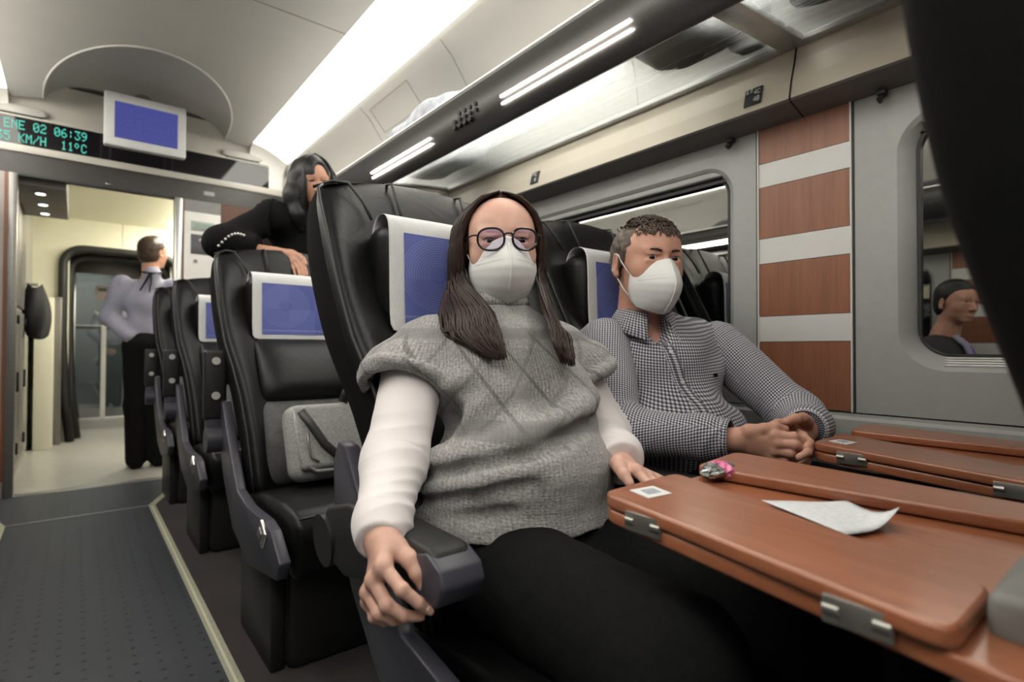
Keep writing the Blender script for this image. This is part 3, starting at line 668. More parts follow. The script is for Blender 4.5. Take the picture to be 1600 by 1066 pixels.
def seat(name, y_row, xc, label, cat='seat', cover=True, arm='up', inner=False, tilt=0.0, back_dy=0.0):
    s = -1 if xc < XC else 1                               # s=1: aisle is on the low-x side
    X = lambda d: xc + s * d                               # d<0 = aisle side for right seats
    dy = y_row - .75
    e = empty(name, (xc, y_row, 0), label, cat, 'black leather train seats')
    # backrest shell: closed loops
    b = MB(); P = []
    zs = [.42, .47, .55, .64, .72, .80, .87, .94, 1.0, 1.06, 1.12, 1.18, 1.24, 1.275, 1.297, 1.308]
    NF = 17
    for iz, z in enumerate(zs):
        yr, yw, yc, w = (interp(z, ZS, q) for q in (YR, YW, YCN, WD))
        if iz >= len(zs) - 3:
            k = (iz - (len(zs) - 4)) ; sh = (.004, .016, .036)[k - 1]; yr -= sh; yw += sh * .55; yc += sh * .4; w -= (.003, .010, .022)[k - 1]
        arch = .034 * max(0, (z - 1.15) / .15) if z > 1.15 else 0
        wing = min(1, max(0, (z - .90) / .10)); row = []
        for i in range(NF):
            u = -1 + 2 * i / (NF - 1); x = w * u
            # bolster crest near .80 of the half width
            f = yc + (yw - yc) * (math.exp(-((abs(u) - .88) / .17) ** 2) * (1 - wing) + wing * max(0, min(1, (abs(u) - .45) / .5)) ** 1.3)
            if abs(u) > .93: f += .012 * ((abs(u) - .93) / .07) ** 2
            row.append((x, f, u))
        wr = w - .003
        for i in range(NF):
            u = 1 - 2 * i / (NF - 1); x = wr * u
            r = yr + .030 * (1 - u * u) - .008 * max(0, (abs(u) - .8) / .2) ** 2
            row.append((x, r, u))
        P.append([(X(x), y + dy, z + arch * (1 - u * u)) for x, y, u in row])
    V = b.grid(P, closed_u=True)
    b.bm.faces.new(V[0][::-1])
    top = P[-1]; cen = [(top[i][0], (top[i][1] + top[2 * NF - 1 - i][1]) / 2, top[i][2] + .003) for i in range(NF)]
    cv = [b.bm.verts.new(p) for p in cen]
    for i in range(NF - 1):
        b.bm.faces.new((V[-1][i], V[-1][i + 1], cv[i + 1], cv[i])); b.bm.faces.new((cv[i], cv[i + 1], V[-1][2 * NF - 2 - i], V[-1][2 * NF - 1 - i]))
    b.bm.faces.new((V[-1][0], cv[0], V[-1][2 * NF - 1])); b.bm.faces.new((V[-1][NF - 1], V[-1][NF], cv[-1]))
    b.bm.faces.ensure_lookup_table()
    for q_, f_ in enumerate(b.bm.faces):
        if q_ < (len(zs) - 1) * 2 * NF and NF - 1 <= q_ % (2 * NF) <= 2 * NF - 1: f_.material_index = 1
    o = b.build('backrest', [M['leather'], M['backcloth']], e, smooth=True); subsurf(o, 1)
    # piping: edge welts, cross seams over the top
    p = MB()
    for q in (-1, 1):
        pts = []
        for z in (1.30, 1.285, 1.25, 1.20, 1.14, 1.08, 1.02, .95, .86, .76, .64, .52, .45):
            pts.append((X(q * (interp(z, ZS, WD) - .006 - (.012 if z > 1.29 else 0))), interp(z, ZS, YW) + dy - .004 + (.012 if z > 1.29 else .004), z + .004))
        p.tube(pts, .0042, 6)
        arc = [(X(q * .278), 1.262, 1.304), (X(q * .24), 1.238, 1.319), (X(q * .215), 1.21, 1.312), (X(q * .19), 1.185, 1.268), (X(q * .178), 1.165, 1.225)]
        p.tube([(a, c + dy, d) for a, c, d in arc], .0038, 6)
        arc = [(X(q * .10), 1.262, 1.341), (X(q * .10), 1.225, 1.336), (X(q * .097), 1.198, 1.285), (X(q * .095), 1.17, 1.23)]
        p.tube([(a, c + dy, d) for a, c, d in arc], .0034, 6)
    p.build('piping', M['rubber'], e, smooth=True)
    # headrest pillow
    b = MB(); b.box((X(-.192) if s > 0 else X(.192), 1.072 + dy, .962), (X(.192) if s > 0 else X(-.192), 1.175 + dy, 1.207), .038, 4); o = b.build('headrest', M['leather'], e, smooth=True)
    # lumbar pads: two cushions, ribbed grey lower pad
    b = MB()
    def pad(z0, z1, w, push, m_):
        P = []
        for j in range(9):
            t = j / 8; z = z0 + (z1 - z0) * t; edge = math.sin(math.pi * min(1, max(0, t))) ** .45
            P.append([(X(w * (-1 + 2 * i / 10)), interp(z, ZS, YCN) + dy - .004 - push * edge * (1 - abs(-1 + 2 * i / 10) ** 6) + .02 * (1 - edge), z) for i in range(11)])
        return P
    b.grid(pad(.735, .962, .180, .030, None)); o = b.build('lumbar_pad', M['leather'], e, smooth=True); o.modifiers.new('t', 'SOLIDIFY').thickness = .02; subsurf(o)
    b = MB(); P = pad(.46, .735, .185, .026, None); b.grid(P); o = b.build('lower_back_pad', speck('grey_seat_cloth', (.05, .05, .052), (.075, .075, .078), .7, 60, .4) if 'grey_seat_cloth' not in MATS else MATS['grey_seat_cloth'], e, smooth=True); o.modifiers.new('t', 'SOLIDIFY').thickness = .02; subsurf(o)
    # cushion
    b = MB(); x0, x1 = sorted((X(-.238), X(.238)))
    b.prism([(.36, .30), (.345, .40), (.352, .455), (.39, .482), (.50, .487), (.70, .468), (.86, .445), (.90, .30)], 0, x0, x1, .022, 3)
    o = b.build('seat_cushion', M['leather'], e, smooth=True)
    o.data.transform(Matrix.Translation((0, dy, 0)))
    b = MB(); b.tube([(x0 + .012, .352 + dy, .470), (x0 + .1, .350 + dy, .474), (x1 - .1, .350 + dy, .474), (x1 - .012, .352 + dy, .470)], .004, 6); b.build('cushion_piping', M['rubber'], e, smooth=True)
    b = MB(); b.box((x0 + .02, .47 + dy, .0), (x1 - .02, .84 + dy, .30), .03); b.box((x0 - .02, .50 + dy, 0), (x0 + .02, .86 + dy, .34), .008); b.box((x1 - .02, .50 + dy, 0), (x1 + .02, .86 + dy, .34), .008); b.build('base', M['blackp'], e, ang=40)
    # side frames with fin, recline button on the aisle side
    def frame(d, fin):
        q = MB(); a, c = sorted((X(d - .016), X(d + .016)))
        if not fin: return q.prism([(.90 + dy, .44), (.66 + dy, .44), (.47 + dy, .445), (.36 + dy, .40), (.34 + dy, .325), (.64 + dy, .275), (.88 + dy, .33)], 0, a, c, .006)
        q.prism([(1.100 + dy, .700), (1.075 + dy, .745), (1.035 + dy, .738), (.975 + dy, .660), (.80 + dy, .468), (.66 + dy, .446), (.47 + dy, .450), (.40 + dy, .437), (.315 + dy, .375), (.34 + dy, .325), (.64 + dy, .275), (.85 + dy, .33), (1.0 + dy, .47), (1.09 + dy, .60)], 0, a, c, .006)
        return q
    frame(-.272, arm).build('side_frame', M['purple'], e, ang=40)
    frame(.272, 0).build('side_frame', M['purple'], e, ang=40)
    bt = MB(); a, c = sorted((X(-.296), X(-.282)))
    rot = Matrix.Rotation(R(35), 3, 'X')
    bt.box((a, .44 + dy, .385), (c, .50 + dy, .445), .016, 4, rot=rot); bo = bt.build('button_bezel', M['chrome'], e, smooth=True)
    bt = MB(); a, c = sorted((X(-.300), X(-.288))); bt.box((a, .454 + dy, .398), (c, .486 + dy, .432), .009, 3, rot=rot); bt.build('recline_button', M['alu_dark'], bo, smooth=True)
    # armrests
    def armrest(d, up):
        q = MB(); w_ = .037 if up else .032 if d < 0 else .022; a, c = sorted((X(d - w_), X(d + w_)))
        if up:
            q.box((a, 1.05 + dy, .672), (c, 1.10 + dy, .925), .012, 3); pad_o = q.build('armrest', M['rubber'], e, ang=45)
            for z in (.885, .760): MB().cyl(((a + c) / 2, 1.052 + dy, z), ((a + c) / 2, 1.044 + dy, z), .014, 16).build('screw', M['screw'], pad_o, ang=40)
            k = MB(); k.box((a + .008, 1.055 + dy, .58), (c - .008, 1.10 + dy, .69), .012, 3); k.cyl((a + .006, 1.06 + dy, .60), (c - .004, 1.06 + dy, .60), .045, 20); k.build('arm_pivot', M['purple'], pad_o, ang=40)
        else:
            q.prism([(.615 + dy, .655), (.63 + dy, .667), (.90 + dy, .667), (1.0 + dy, .64), (1.03 + dy, .60), (1.0 + dy, .55), (.92 + dy, .535), (.70 + dy, .585), (.62 + dy, .595)], 0, a, c, .010, 3)
            pad_o = q.build('armrest', M['rubber'], e, ang=45)
            k = MB(); k.prism([(.602 + dy, .600), (.590 + dy, .625), (.600 + dy, .648), (.632 + dy, .662), (.66 + dy, .655), (.66 + dy, .59), (.63 + dy, .585)], 0, a - .002, c + .004, .006, 3); k.build('arm_end_cap', M['purple'], pad_o, ang=50)
            k = MB(); k.cyl((a - .004, 1.01 + dy, .575), (c + .0, 1.01 + dy, .580), .048, 28); k.build('arm_pivot', M['blackp'], pad_o, ang=40)
    if arm: armrest(-.305, arm == 'up')
    if inner: armrest(.305, False)
    if cover:
        b = MB(); x0, x1 = -.186, .186; pr = [(1.052, .962), (1.056, 1.0), (1.060, 1.08), (1.062, 1.15), (1.066, 1.195), (1.076, 1.216), (1.098, 1.227), (1.124, 1.224), (1.142, 1.208), (1.150, 1.18), (1.152, 1.15)]
        P = [[(X(x0 + (x1 - x0) * i / 8), y + dy + .0015 * math.sin(i * 1.7 + j), z) for i in range(9)] for j, (y, z) in enumerate(pr)]
        b.grid(P); o = b.build('headrest_cover', cloth_w, e, smooth=True); m_ = o.modifiers.new('t', 'SOLIDIFY'); m_.thickness = .002; m_.offset = 0; subsurf(o)
        b = MB(); P = [[(X(-.150 + .318 * i / 8), interp(z, [.962, 1.0, 1.08, 1.15, 1.195], [1.052, 1.056, 1.060, 1.062, 1.066]) + dy - .0028, z) for i in range(9)] for z in (.985, 1.03, 1.08, 1.13, 1.182)]
        b.grid(P); b.build('blue_print', M['print'], o, smooth=True)
    # rear shell with seat-back pocket rim
    b = MB(); P = []
    for z in (.46, .54, .62, .70, .76):
        yr, w0 = interp(z, ZS, YR), interp(z, ZS, WD); w = w0 - .06
        P.append([(X(w * (-1 + i / 4)), yr + dy + .030 * (1 - (w / w0 * (-1 + i / 4)) ** 2) + .004, z) for i in range(9)])
    b.grid(P); o = b.build('rear_shell', M['blackp'], e, smooth=True); m_ = o.modifiers.new('t', 'SOLIDIFY'); m_.thickness = .012
    if tilt or back_dy:
        for ch in list(e.children):
            if ch.name.split('.')[0] in ('backrest', 'headrest', 'headrest_cover', 'piping', 'lumbar_pad', 'lower_back_pad', 'rear_shell'):
                pv = Vector((0, .12, .44)); ch.matrix_local = Matrix.Translation(pv + Vector((0, back_dy, 0))) @ Matrix.Rotation(R(tilt), 4, 'X') @ Matrix.Translation(-pv) @ ch.matrix_local
    return e
PITCH = 1.15
XA, XW = .70, 1.307
seat('train_seat', .75, XA, 'black leather aisle seat carrying the woman in the grey knitted vest', arm='down', inner=True)
seat('train_seat', .75, XW, 'black leather window seat carrying the man in the checked shirt', arm=None)
seat('train_seat', 1.90, XA, 'empty black leather aisle seat with the grey backpack on its cushion')
seat('train_seat', 1.90, XW, 'black leather window seat hidden behind the checked shirt man', arm=None)
seat('train_seat', 3.05, XA, 'black leather aisle seat behind the one with the backpack')
seat('train_seat', 4.05, XA, 'farthest black leather aisle seat next to the doorway', tilt=6)
seat('train_seat', -.40, XA, 'dark seat back looming at the right edge, nearest the camera', cover=False, tilt=18, back_dy=.222, arm='down')
seat('train_seat', -.40, XW, 'window seat in front of the checked shirt man, outside the right edge', cover=False, tilt=18, back_dy=.222, arm=None)
seat('train_seat', .75, -.60, 'single seat across the aisle with the man in the dark suit, mirrored in the window', arm='down')
seat('train_seat', 1.90, -.60, 'empty single seat across the aisle, mirrored in the window')

# ------------------------------------------------------------------ folding tray tables hung from the seats in front
def tray(x_off, label):
    e = empty('tray_table', (.72 + x_off, .1, .70), label, 'tray table', 'wooden folding tray tables')
    zt = lambda y: .7375 + .0125 * (y - .10) / .38
    def plate(name, poly, dz0, dz1, m_, parent, r=.02, bev=.004):
        """rounded polygon plate following the tray's slope"""
        P = []; n = len(poly)
        for i in range(n):
            a, b, c = Vector(poly[i - 1]), Vector(poly[i]), Vector(poly[(i + 1) % n])
            da, dc = (a - b).normalized(), (c - b).normalized(); k = min(r, (a - b).length * .45, (c - b).length * .45)
            for t in range(6):
                f = t / 5; q = (b + da * k) * (1 - f) ** 2 + b * 2 * f * (1 - f) + (b + dc * k) * f ** 2; P.append((q.x + x_off, q.y))
        t = MB(); t.prism(P, 2, dz0, dz1, bev, 3)
        for v in t.bm.verts: v.co.z += zt(v.co.y)
        o = t.build(name, m_, parent, ang=40)
        for f in o.data.polygons:
            if len(f.vertices) > 6: f.use_smooth = False
        return o
    base = plate('base_board', [(.524, .473), (.910, .497), (.932, .052), (.470, .052)], -.036, -.018, M['wood_tray'], e, .03)
    n = plate('near_leaf', [(.522, .470), (.692, .476), (.588, .102), (.468, .102)], -.0165, .0, M['wood_tray'], e, .022)
    f = plate('far_leaf', [(.755, .486), (.912, .506), (.935, .10), (.84, .10)], -.0165, .0, M['wood_tray'], e, .022)
    for leaf, xs in ((n, lambda y: .468 + (.522 - .468) * (y - .10) / .37), (f, lambda y: .935 - .023 * (y - .10) / .40)):
        for y in (.395, .165):
            x = xs(y) + x_off; h = MB(); sg = -1 if leaf is n else 1
            for q in (-1, 1): h.cyl((x + sg * .001, y + q * .018 - .006, zt(y) - .0175), (x + sg * .001, y + q * .018 + .006, zt(y) - .0175), .0048, 12)
            h.box((x - .003, y - .025, zt(y) - .029), (x + .0025, y + .025, zt(y) - .007), .001); h.build('hinge', M['hinge'], leaf, ang=40)
    st = MB(); st.prism([(.556 + x_off, .452), (.598 + x_off, .447), (.590 + x_off, .412), (.548 + x_off, .416)], 2, .0003, .0011)
    for v in st.bm.verts: v.co.z += zt(v.co.y)
    so = st.build('sticker', cloth_w, n)
    st = MB(); st.prism([(.566 + x_off, .443), (.588 + x_off, .440), (.582 + x_off, .422), (.560 + x_off, .425)], 2, .0011, .0015)
    for v in st.bm.verts: v.co.z += zt(v.co.y)
    st.build('sticker_print', speck('grey_print', (.25, .27, .32), (.4, .42, .46), .5, 200), so)
    for a in (.462, .905):
        k = MB(); k.box((a + x_off, .048, .64), (a + .035 + x_off, .11, .700), .008); k.box((a + x_off + .008, .04, .50), (a + .027 + x_off, .075, .68), .006); k.build('arm', M['alu_dark'], e, ang=40)
    k = MB(); k.box((.53 + x_off, .050, .712), (.66 + x_off, .098, .752), .01, 3); k.build('latch_block', speck('latch_grey', (.17, .165, .155), (.19, .185, .175), .5, 60), e, ang=40)
    return e
tray(0, 'wooden folding tray table in front of the woman, with ticket and wrapper on it')
tray(.612, 'wooden folding tray table in front of the man, beside the window wall')
zt = lambda y: .7375 + .0125 * (y - .10) / .38
# ticket lying on the tray, one corner curled
tk = MB(); P = []
c00, c10, c11, c01 = Vector((.700, .352)), Vector((.800, .287)), Vector((.742, .212)), Vector((.655, .236))
for j in range(9):
    row = []
    for i in range(13):
        u, v = i / 12, j / 8; p = c00 * (1 - u) * (1 - v) + c10 * u * (1 - v) + c11 * u * v + c01 * (1 - u) * v
        cur = max(0, (u + v - 1.35)) ** 2 * .05 + max(0, .25 - u) ** 2 * .03 + .0008 * math.sin(u * 7)
        row.append((p.x, p.y, zt(p.y) - .0172 + .004 + cur))
    P.append(row)
tk.grid(P)
tkm = mat('ticket_paper', (.66, .68, .70), .7); t_ = NT(tkm); x_, y_, z_ = t_.sep(t_.coord('Generated'))
nn = t_.noise(t_.comb(t_.math('MULTIPLY', x_, 60), t_.math('MULTIPLY', y_, 14), 0), 1, 2, .8); t_.col(t_.mix(t_.math('MULTIPLY', t_.ramp(nn, .50, .60), .6), (.68, .70, .72), (.42, .46, .55)))
tko = tk.build('paper_ticket', tkm, None, smooth=True); tko.modifiers.new('t', 'SOLIDIFY').thickness = .0006
tag(tko, 'white printed paper ticket with a curled corner on the tray table', 'ticket')
# foil sweet wrapper
wr = empty('sweet_wrapper', (.775, .452, .73), 'crumpled silver and pink sweet wrapper on the tray table', 'wrapper')
def crumple(name, c, r, m_, seed, parent):
    rnd = random.Random(seed); b = MB(); P = []
    for j in range(11):
        v = -math.pi / 2 + math.pi * j / 10
        P.append([(c[0] + r[0] * math.cos(v) * math.cos(u) * rnd.uniform(.72, 1.1), c[1] + r[1] * math.cos(v) * math.sin(u) * rnd.uniform(.72, 1.1), c[2] + r[2] * math.sin(v) * rnd.uniform(.8, 1.1)) for u in [2 * math.pi * i / 16 for i in range(16)]])
    b.grid(P, closed_u=True); return b.build(name, m_, parent)
foil = speck('silver_foil', (.55, .57, .57), (.25, .27, .28), .25, 60, .5, .002, metal=.9)
crumple('foil', (.770, .455, .7455), (.044, .022, .013), foil, 3, wr)
crumple('pink_band', (.770, .452, .7465), (.017, .024, .0142), speck('pink_wrapper', (.62, .05, .25), (.75, .25, .42), .3, 80, .4, .001), 6, wr)

# grey backpack leaning on the second seat
bp = empty('grey_backpack', (.72, 1.86, .47), 'small grey backpack with black straps leaning on the empty second seat', 'backpack')
bpm = speck('heather_grey_cloth', (.22, .22, .22), (.36, .36, .35), .85, 160, .35, .001)
MROT = Matrix.Rotation(R(-24), 3, 'X')
def rb(mb, lo, hi, bev, seg=4): mb.box(lo, hi, bev, seg, rot=MROT, piv=(.72, 1.84, .49))
b = MB(); rb(b, (.552, 1.80, .49), (.86, 1.90, .755), .045); body = b.build('body', bpm, bp, smooth=True)
b = MB(); rb(b, (.572, 1.776, .515), (.85, 1.81, .735), .017); b.build('front_pocket', speck('heather_grey_dark', (.20, .20, .20), (.31, .31, .30), .85, 160, .35, .001), bp, smooth=True)
def pp(x, y, z): return MROT @ (Vector((x, y, z)) - Vector((.72, 1.84, .49))) + Vector((.72, 1.84, .49))
b = MB(); b.tube([pp(.590, 1.768, .712), pp(.615, 1.762, .66), pp(.65, 1.760, .59), pp(.70, 1.762, .535), pp(.80, 1.766, .512)], .015, 10, ell=.35, upv=(0, 1, .3)); b.build('strap', M['blackp'], bp, smooth=True)
b = MB(); b.tube([pp(.575, 1.79, .72), pp(.573, 1.785, .62), pp(.580, 1.785, .54), pp(.62, 1.785, .508), pp(.80, 1.79, .502)], .006, 8); b.build('piping', bpm, bp, smooth=True)
b = MB(); b.tube([pp(.628, 1.772, .535), pp(.606, 1.772, .55), pp(.602, 1.772, .60), pp(.604, 1.772, .64)], .004, 6); b.build('zipper', M['alu_dark'], bp, smooth=True)
b = MB(); b.tube([pp(.745, 1.79, .742), pp(.76, 1.77, .775), pp(.80, 1.765, .79), pp(.84, 1.78, .76)], .018, 10); b.build('carry_handle', M['blackp'], bp, smooth=True)
# dark jacket hanging in the vestibule
jk = MB(); P = []
for j in range(12):
    v = j / 11; z = 1.44 - .42 * v
    P.append([(-.268 + (.045 + .05 * math.sin(v * 2.6)) * math.cos(u) + .02 * v, 5.92 + (.05 + .13 * v ** .6) * math.sin(u) * (1 + .15 * math.sin(3 * u + 5 * v)), z + .02 * math.cos(2 * u)) for u in [2 * math.pi * i / 20 for i in range(20)]])
jk.grid(P, closed_u=True); jo = jk.build('hanging_jacket', navy, None, smooth=True); tag(jo, 'dark jacket hanging on the lockers in the vestibule', 'jacket')
hk = MB(); hk.cyl((-.33, 5.92, 1.45), (-.25, 5.92, 1.45), .012, 10); tag(hk.build('coat_peg', M['chrome'], None), 'small metal peg holding the jacket in the vestibule', 'hook')
# ------------------------------------------------------------------ sculpting engine: smooth unions of simple solids, meshed with surface nets
class Vol:
    def __init__(s, lo, hi, h, fine=()):
        s.ax = []
        for i in range(3):
            a = np.arange(lo[i], hi[i] + h, h)
            for (ax, f0, f1, fh) in fine:
                if ax == i:
                    a = np.concatenate([a[a < f0], np.arange(f0, f1, fh), a[a > f1]])
            s.ax.append(np.sort(a).astype(np.float32))
        s.d = np.full([len(a) for a in s.ax], 1.0, np.float32)
        s.h = h; s.frame()
    def frame(s, T=(0, 0, 0), Rm=np.eye(3), sc=1.0):
        s.T = np.array(T, float); s.R = np.array(Rm, float); s.sc = sc; return s
    def w(s, p): return s.T + s.R @ (np.array(p, float) * s.sc)
    def _sl(s, c, rad):
        sl = []
        for i in range(3):
            a = np.searchsorted(s.ax[i], c[i] - rad); b = np.searchsorted(s.ax[i], c[i] + rad)
            sl.append(slice(max(0, a - 1), min(len(s.ax[i]), b + 1)))
        return tuple(sl)
    def _pts(s, sl): return [s.ax[0][sl[0]][:, None, None], s.ax[1][sl[1]][None, :, None], s.ax[2][sl[2]][None, None, :]]
    def _comb(s, sl, v, k, op):
        if any(q.stop <= q.start for q in sl): return
        d = s.d[sl]; v = v.astype(np.float32); k = max(k, 1e-5)
        if op == '+':
            h = np.clip(.5 + .5 * (d - v) / k, 0, 1); s.d[sl] = d + (v - d) * h - k * h * (1 - h)
        else:
            h = np.clip(.5 - .5 * (d + v) / k, 0, 1); s.d[sl] = d + (-v - d) * h + k * h * (1 - h)
    def ell(s, c, r, k=.015, rot=None, op='+'):
        c = s.w(c); r = np.array(r, float) * s.sc; Q = s.R if rot is None else s.R @ np.array(rot)
        sl = s._sl(c, max(r) + k + 3 * s.h); P = s._pts(sl); p = [P[i] - c[i] for i in range(3)]
        q = [(p[0] * Q[0, i] + p[1] * Q[1, i] + p[2] * Q[2, i]) for i in range(3)]
        k0 = np.sqrt((q[0] / r[0]) ** 2 + (q[1] / r[1]) ** 2 + (q[2] / r[2]) ** 2) + 1e-6
        k1 = np.sqrt((q[0] / r[0] ** 2) ** 2 + (q[1] / r[1] ** 2) ** 2 + (q[2] / r[2] ** 2) ** 2) + 1e-6
        s._comb(sl, k0 * (k0 - 1) / k1, k, op); return s
    def cap(s, a, b, ra, rb=None, k=.015, op='+', flat=None):
        """tapered capsule; flat=(axis, factor) thickens/thins along a world/local axis"""
        a = s.w(a); b = s.w(b); rb = ra if rb is None else rb; ra *= s.sc; rb *= s.sc
        m = (a + b) / 2; sl = s._sl(m, np.linalg.norm(a - b) / 2 + max(ra, rb) * (1.6 if flat else 1) + k + 3 * s.h); P = s._pts(sl)
        ab = b - a; L = ab @ ab + 1e-9
        t = np.clip(sum((P[i] - a[i]) * ab[i] for i in range(3)) / L, 0, 1)
        q = [P[i] - a[i] - t * ab[i] for i in range(3)]
        if flat:
            n = s.R @ np.array(flat[0], float); n /= np.linalg.norm(n); pr = q[0] * n[0] + q[1] * n[1] + q[2] * n[2]; f = 1 / flat[1] - 1
            q = [q[i] + pr * n[i] * f for i in range(3)]
        s._comb(sl, np.sqrt(q[0] ** 2 + q[1] ** 2 + q[2] ** 2) - (ra + (rb - ra) * t), k, op); return s
    def chain(s, pts, rs, k=.012, op='+', **kw):
        for i in range(len(pts) - 1): s.cap(pts[i], pts[i + 1], rs[i], rs[i + 1], k, op, **kw)
        return s
    def torus(s, c, n, Rr, r, k=.01, op='+', ell=None):
        c = s.w(c); n = s.R @ np.array(n, float); n /= np.linalg.norm(n); sl = s._sl(c, Rr * 1.4 + r + k + 3 * s.h); P = s._pts(sl); p = [P[i] - c[i] for i in range(3)]
        hgt = sum(p[i] * n[i] for i in range(3)); rad = np.sqrt(np.maximum(0, sum(p[i] ** 2 for i in range(3)) - hgt ** 2))
        s._comb(sl, np.sqrt((rad - Rr) ** 2 + hgt ** 2) - r, k, op); return s
    def plane(s, c, n, k=.004):
        """cut away everything on the +n side"""
        c = s.w(c); n = s.R @ np.array(n, float); n /= np.linalg.norm(n)
        sl = tuple(slice(0, len(a)) for a in s.ax); P = s._pts(sl); v = sum((P[i] - c[i]) * n[i] for i in range(3))
        s._comb(sl, -v + 0 * s.d, k, '-'); return s
    def mesh(s, smooth=2):
        d = s.d; neg = d < 0; nx, ny, nz = d.shape
        cnt = np.zeros((nx - 1, ny - 1, nz - 1), np.float32); acc = [np.zeros_like(cnt) for _ in range(3)]
        X = s.ax
        edges = {}
        for a in range(3):
            lo = [slice(None)] * 3; hi = [slice(None)] * 3; lo[a] = slice(0, -1); hi[a] = slice(1, None)
            cr = np.argwhere(neg[tuple(lo)] != neg[tuple(hi)]); edges[a] = cr
            if not len(cr): continue
            i, j, k = cr.T; n2 = cr.copy(); n2[:, a] += 1
            d0 = d[i, j, k]; d1 = d[n2[:, 0], n2[:, 1], n2[:, 2]]; t = d0 / (d0 - d1)
            pos = [X[q][cr[:, q]] for q in range(3)]; pos[a] = pos[a] + t * (X[a][n2[:, a]] - X[a][cr[:, a]])
            o = [q for q in range(3) if q != a]
            for da in (0, 1):
                for db in (0, 1):
                    c = cr.copy(); c[:, o[0]] -= da; c[:, o[1]] -= db
                    ok = (c >= 0).all(1) & (c[:, 0] < nx - 1) & (c[:, 1] < ny - 1) & (c[:, 2] < nz - 1)
                    cc = tuple(c[ok].T); np.add.at(cnt, cc, 1)
                    for q in range(3): np.add.at(acc[q], cc, pos[q][ok])
        idx = -np.ones(cnt.shape, np.int64); act = np.argwhere(cnt > 0); idx[tuple(act.T)] = np.arange(len(act))
        V = np.stack([acc[q][tuple(act.T)] / cnt[tuple(act.T)] for q in range(3)], 1)
        F = []
        for a in range(3):
            cr = edges[a]
            if not len(cr): continue
            o = [(a + 1) % 3, (a + 2) % 3]; ok = (cr[:, o[0]] > 0) & (cr[:, o[1]] > 0) & (cr[:, o[0]] < d.shape[o[0]] - 1) & (cr[:, o[1]] < d.shape[o[1]] - 1)
            cr = cr[ok]; q = []
            for da, db in ((1, 1), (0, 1), (0, 0), (1, 0)):
                c = cr.copy(); c[:, o[0]] -= da; c[:, o[1]] -= db; q.append(idx[tuple(c.T)])
            f = np.stack(q, 1); fl = ~neg[tuple(cr.T)]
            f[fl] = f[fl][:, ::-1]; F.append(f)
        F = np.concatenate(F); F = F[(F >= 0).all(1)]
        V = relax(V.astype(np.float64), F, smooth)
        return V, F
def relax(V, F, n, lam=.5):
    if n <= 0: return V
    E = np.concatenate([F[:, [0, 1]], F[:, [1, 2]], F[:, [2, 3]], F[:, [3, 0]]])
    deg = np.bincount(E.ravel(), minlength=len(V)).astype(float)[:, None]
    for it in range(n):
        for l in (lam, -lam * .96):
            A = np.zeros_like(V)
            for c in range(3):
                A[:, c] = np.bincount(E[:, 0], V[E[:, 1], c], len(V)) + np.bincount(E[:, 1], V[E[:, 0], c], len(V))
            V = V + l * (A / np.maximum(deg, 1) - V)
    return V
def normals(V, F):
    n = np.cross(V[F[:, 2]] - V[F[:, 0]], V[F[:, 3]] - V[F[:, 1]]); N = np.zeros_like(V)
    for c in range(4):
        for q in range(3): N[:, q] += np.bincount(F[:, c], n[:, q], len(V))
    return N / (np.linalg.norm(N, axis=1, keepdims=True) + 1e-12)
def merge(*parts):
    Vs, Fs, o = [], [], 0
    for V, F in parts: Vs.append(V); Fs.append(F + o); o += len(V)
    return np.concatenate(Vs), np.concatenate(Fs)
def np_mesh(name, V, F, m, parent=None, attrs=None, smooth=True):
    me = bpy.data.meshes.new(name); V = np.asarray(V, np.float32)
    if parent is not None: V = V - np.array(origin(parent), np.float32)
    me.vertices.add(len(V)); me.vertices.foreach_set('co', V.ravel())
    me.loops.add(F.size); me.loops.foreach_set('vertex_index', F.astype(np.int32).ravel())
    me.polygons.add(len(F)); me.polygons.foreach_set('loop_start', np.arange(0, F.size, F.shape[1], dtype=np.int32))
    if smooth: me.polygons.foreach_set('use_smooth', np.ones(len(F), bool))
    for k, v in (attrs or {}).items():
        a = me.attributes.new(k, 'FLOAT_VECTOR', 'POINT'); a.data.foreach_set('vector', np.asarray(v, np.float32).ravel())
    me.update(); me.validate(); me.materials.append(m)
    o = bpy.data.objects.new(name, me); link(o, parent); return o
def yaw_frame(a, pitch=0, roll=0):
    """columns: person's left, forward, up; a = degrees turned from -y towards -x"""
    a = R(a); f = np.array([-math.sin(a), -math.cos(a), 0]); l = np.array([math.cos(a), -math.sin(a), 0]); u = np.array([0, 0, 1.])
    p = R(pitch); f2 = f * math.cos(p) + u * math.sin(p); u2 = u * math.cos(p) - f * math.sin(p)
    r = R(roll); l3 = l * math.cos(r) + u2 * math.sin(r); u3 = u2 * math.cos(r) - l * math.sin(r)
    return np.stack([l3, f2, u3], 1)
def fbm(P, f, seed=0, octv=3):
    """cheap smooth pseudo-noise from summed sines"""
    rs = np.random.RandomState(seed); o = np.zeros(len(P)); a = 1.0
    for _ in range(octv):
        for _ in range(3):
            k = rs.normal(size=3); k *= f / np.linalg.norm(k); o += a * np.sin(P @ k + rs.uniform(0, 6.28)) / 3
        f *= 2.1; a *= .5
    return o
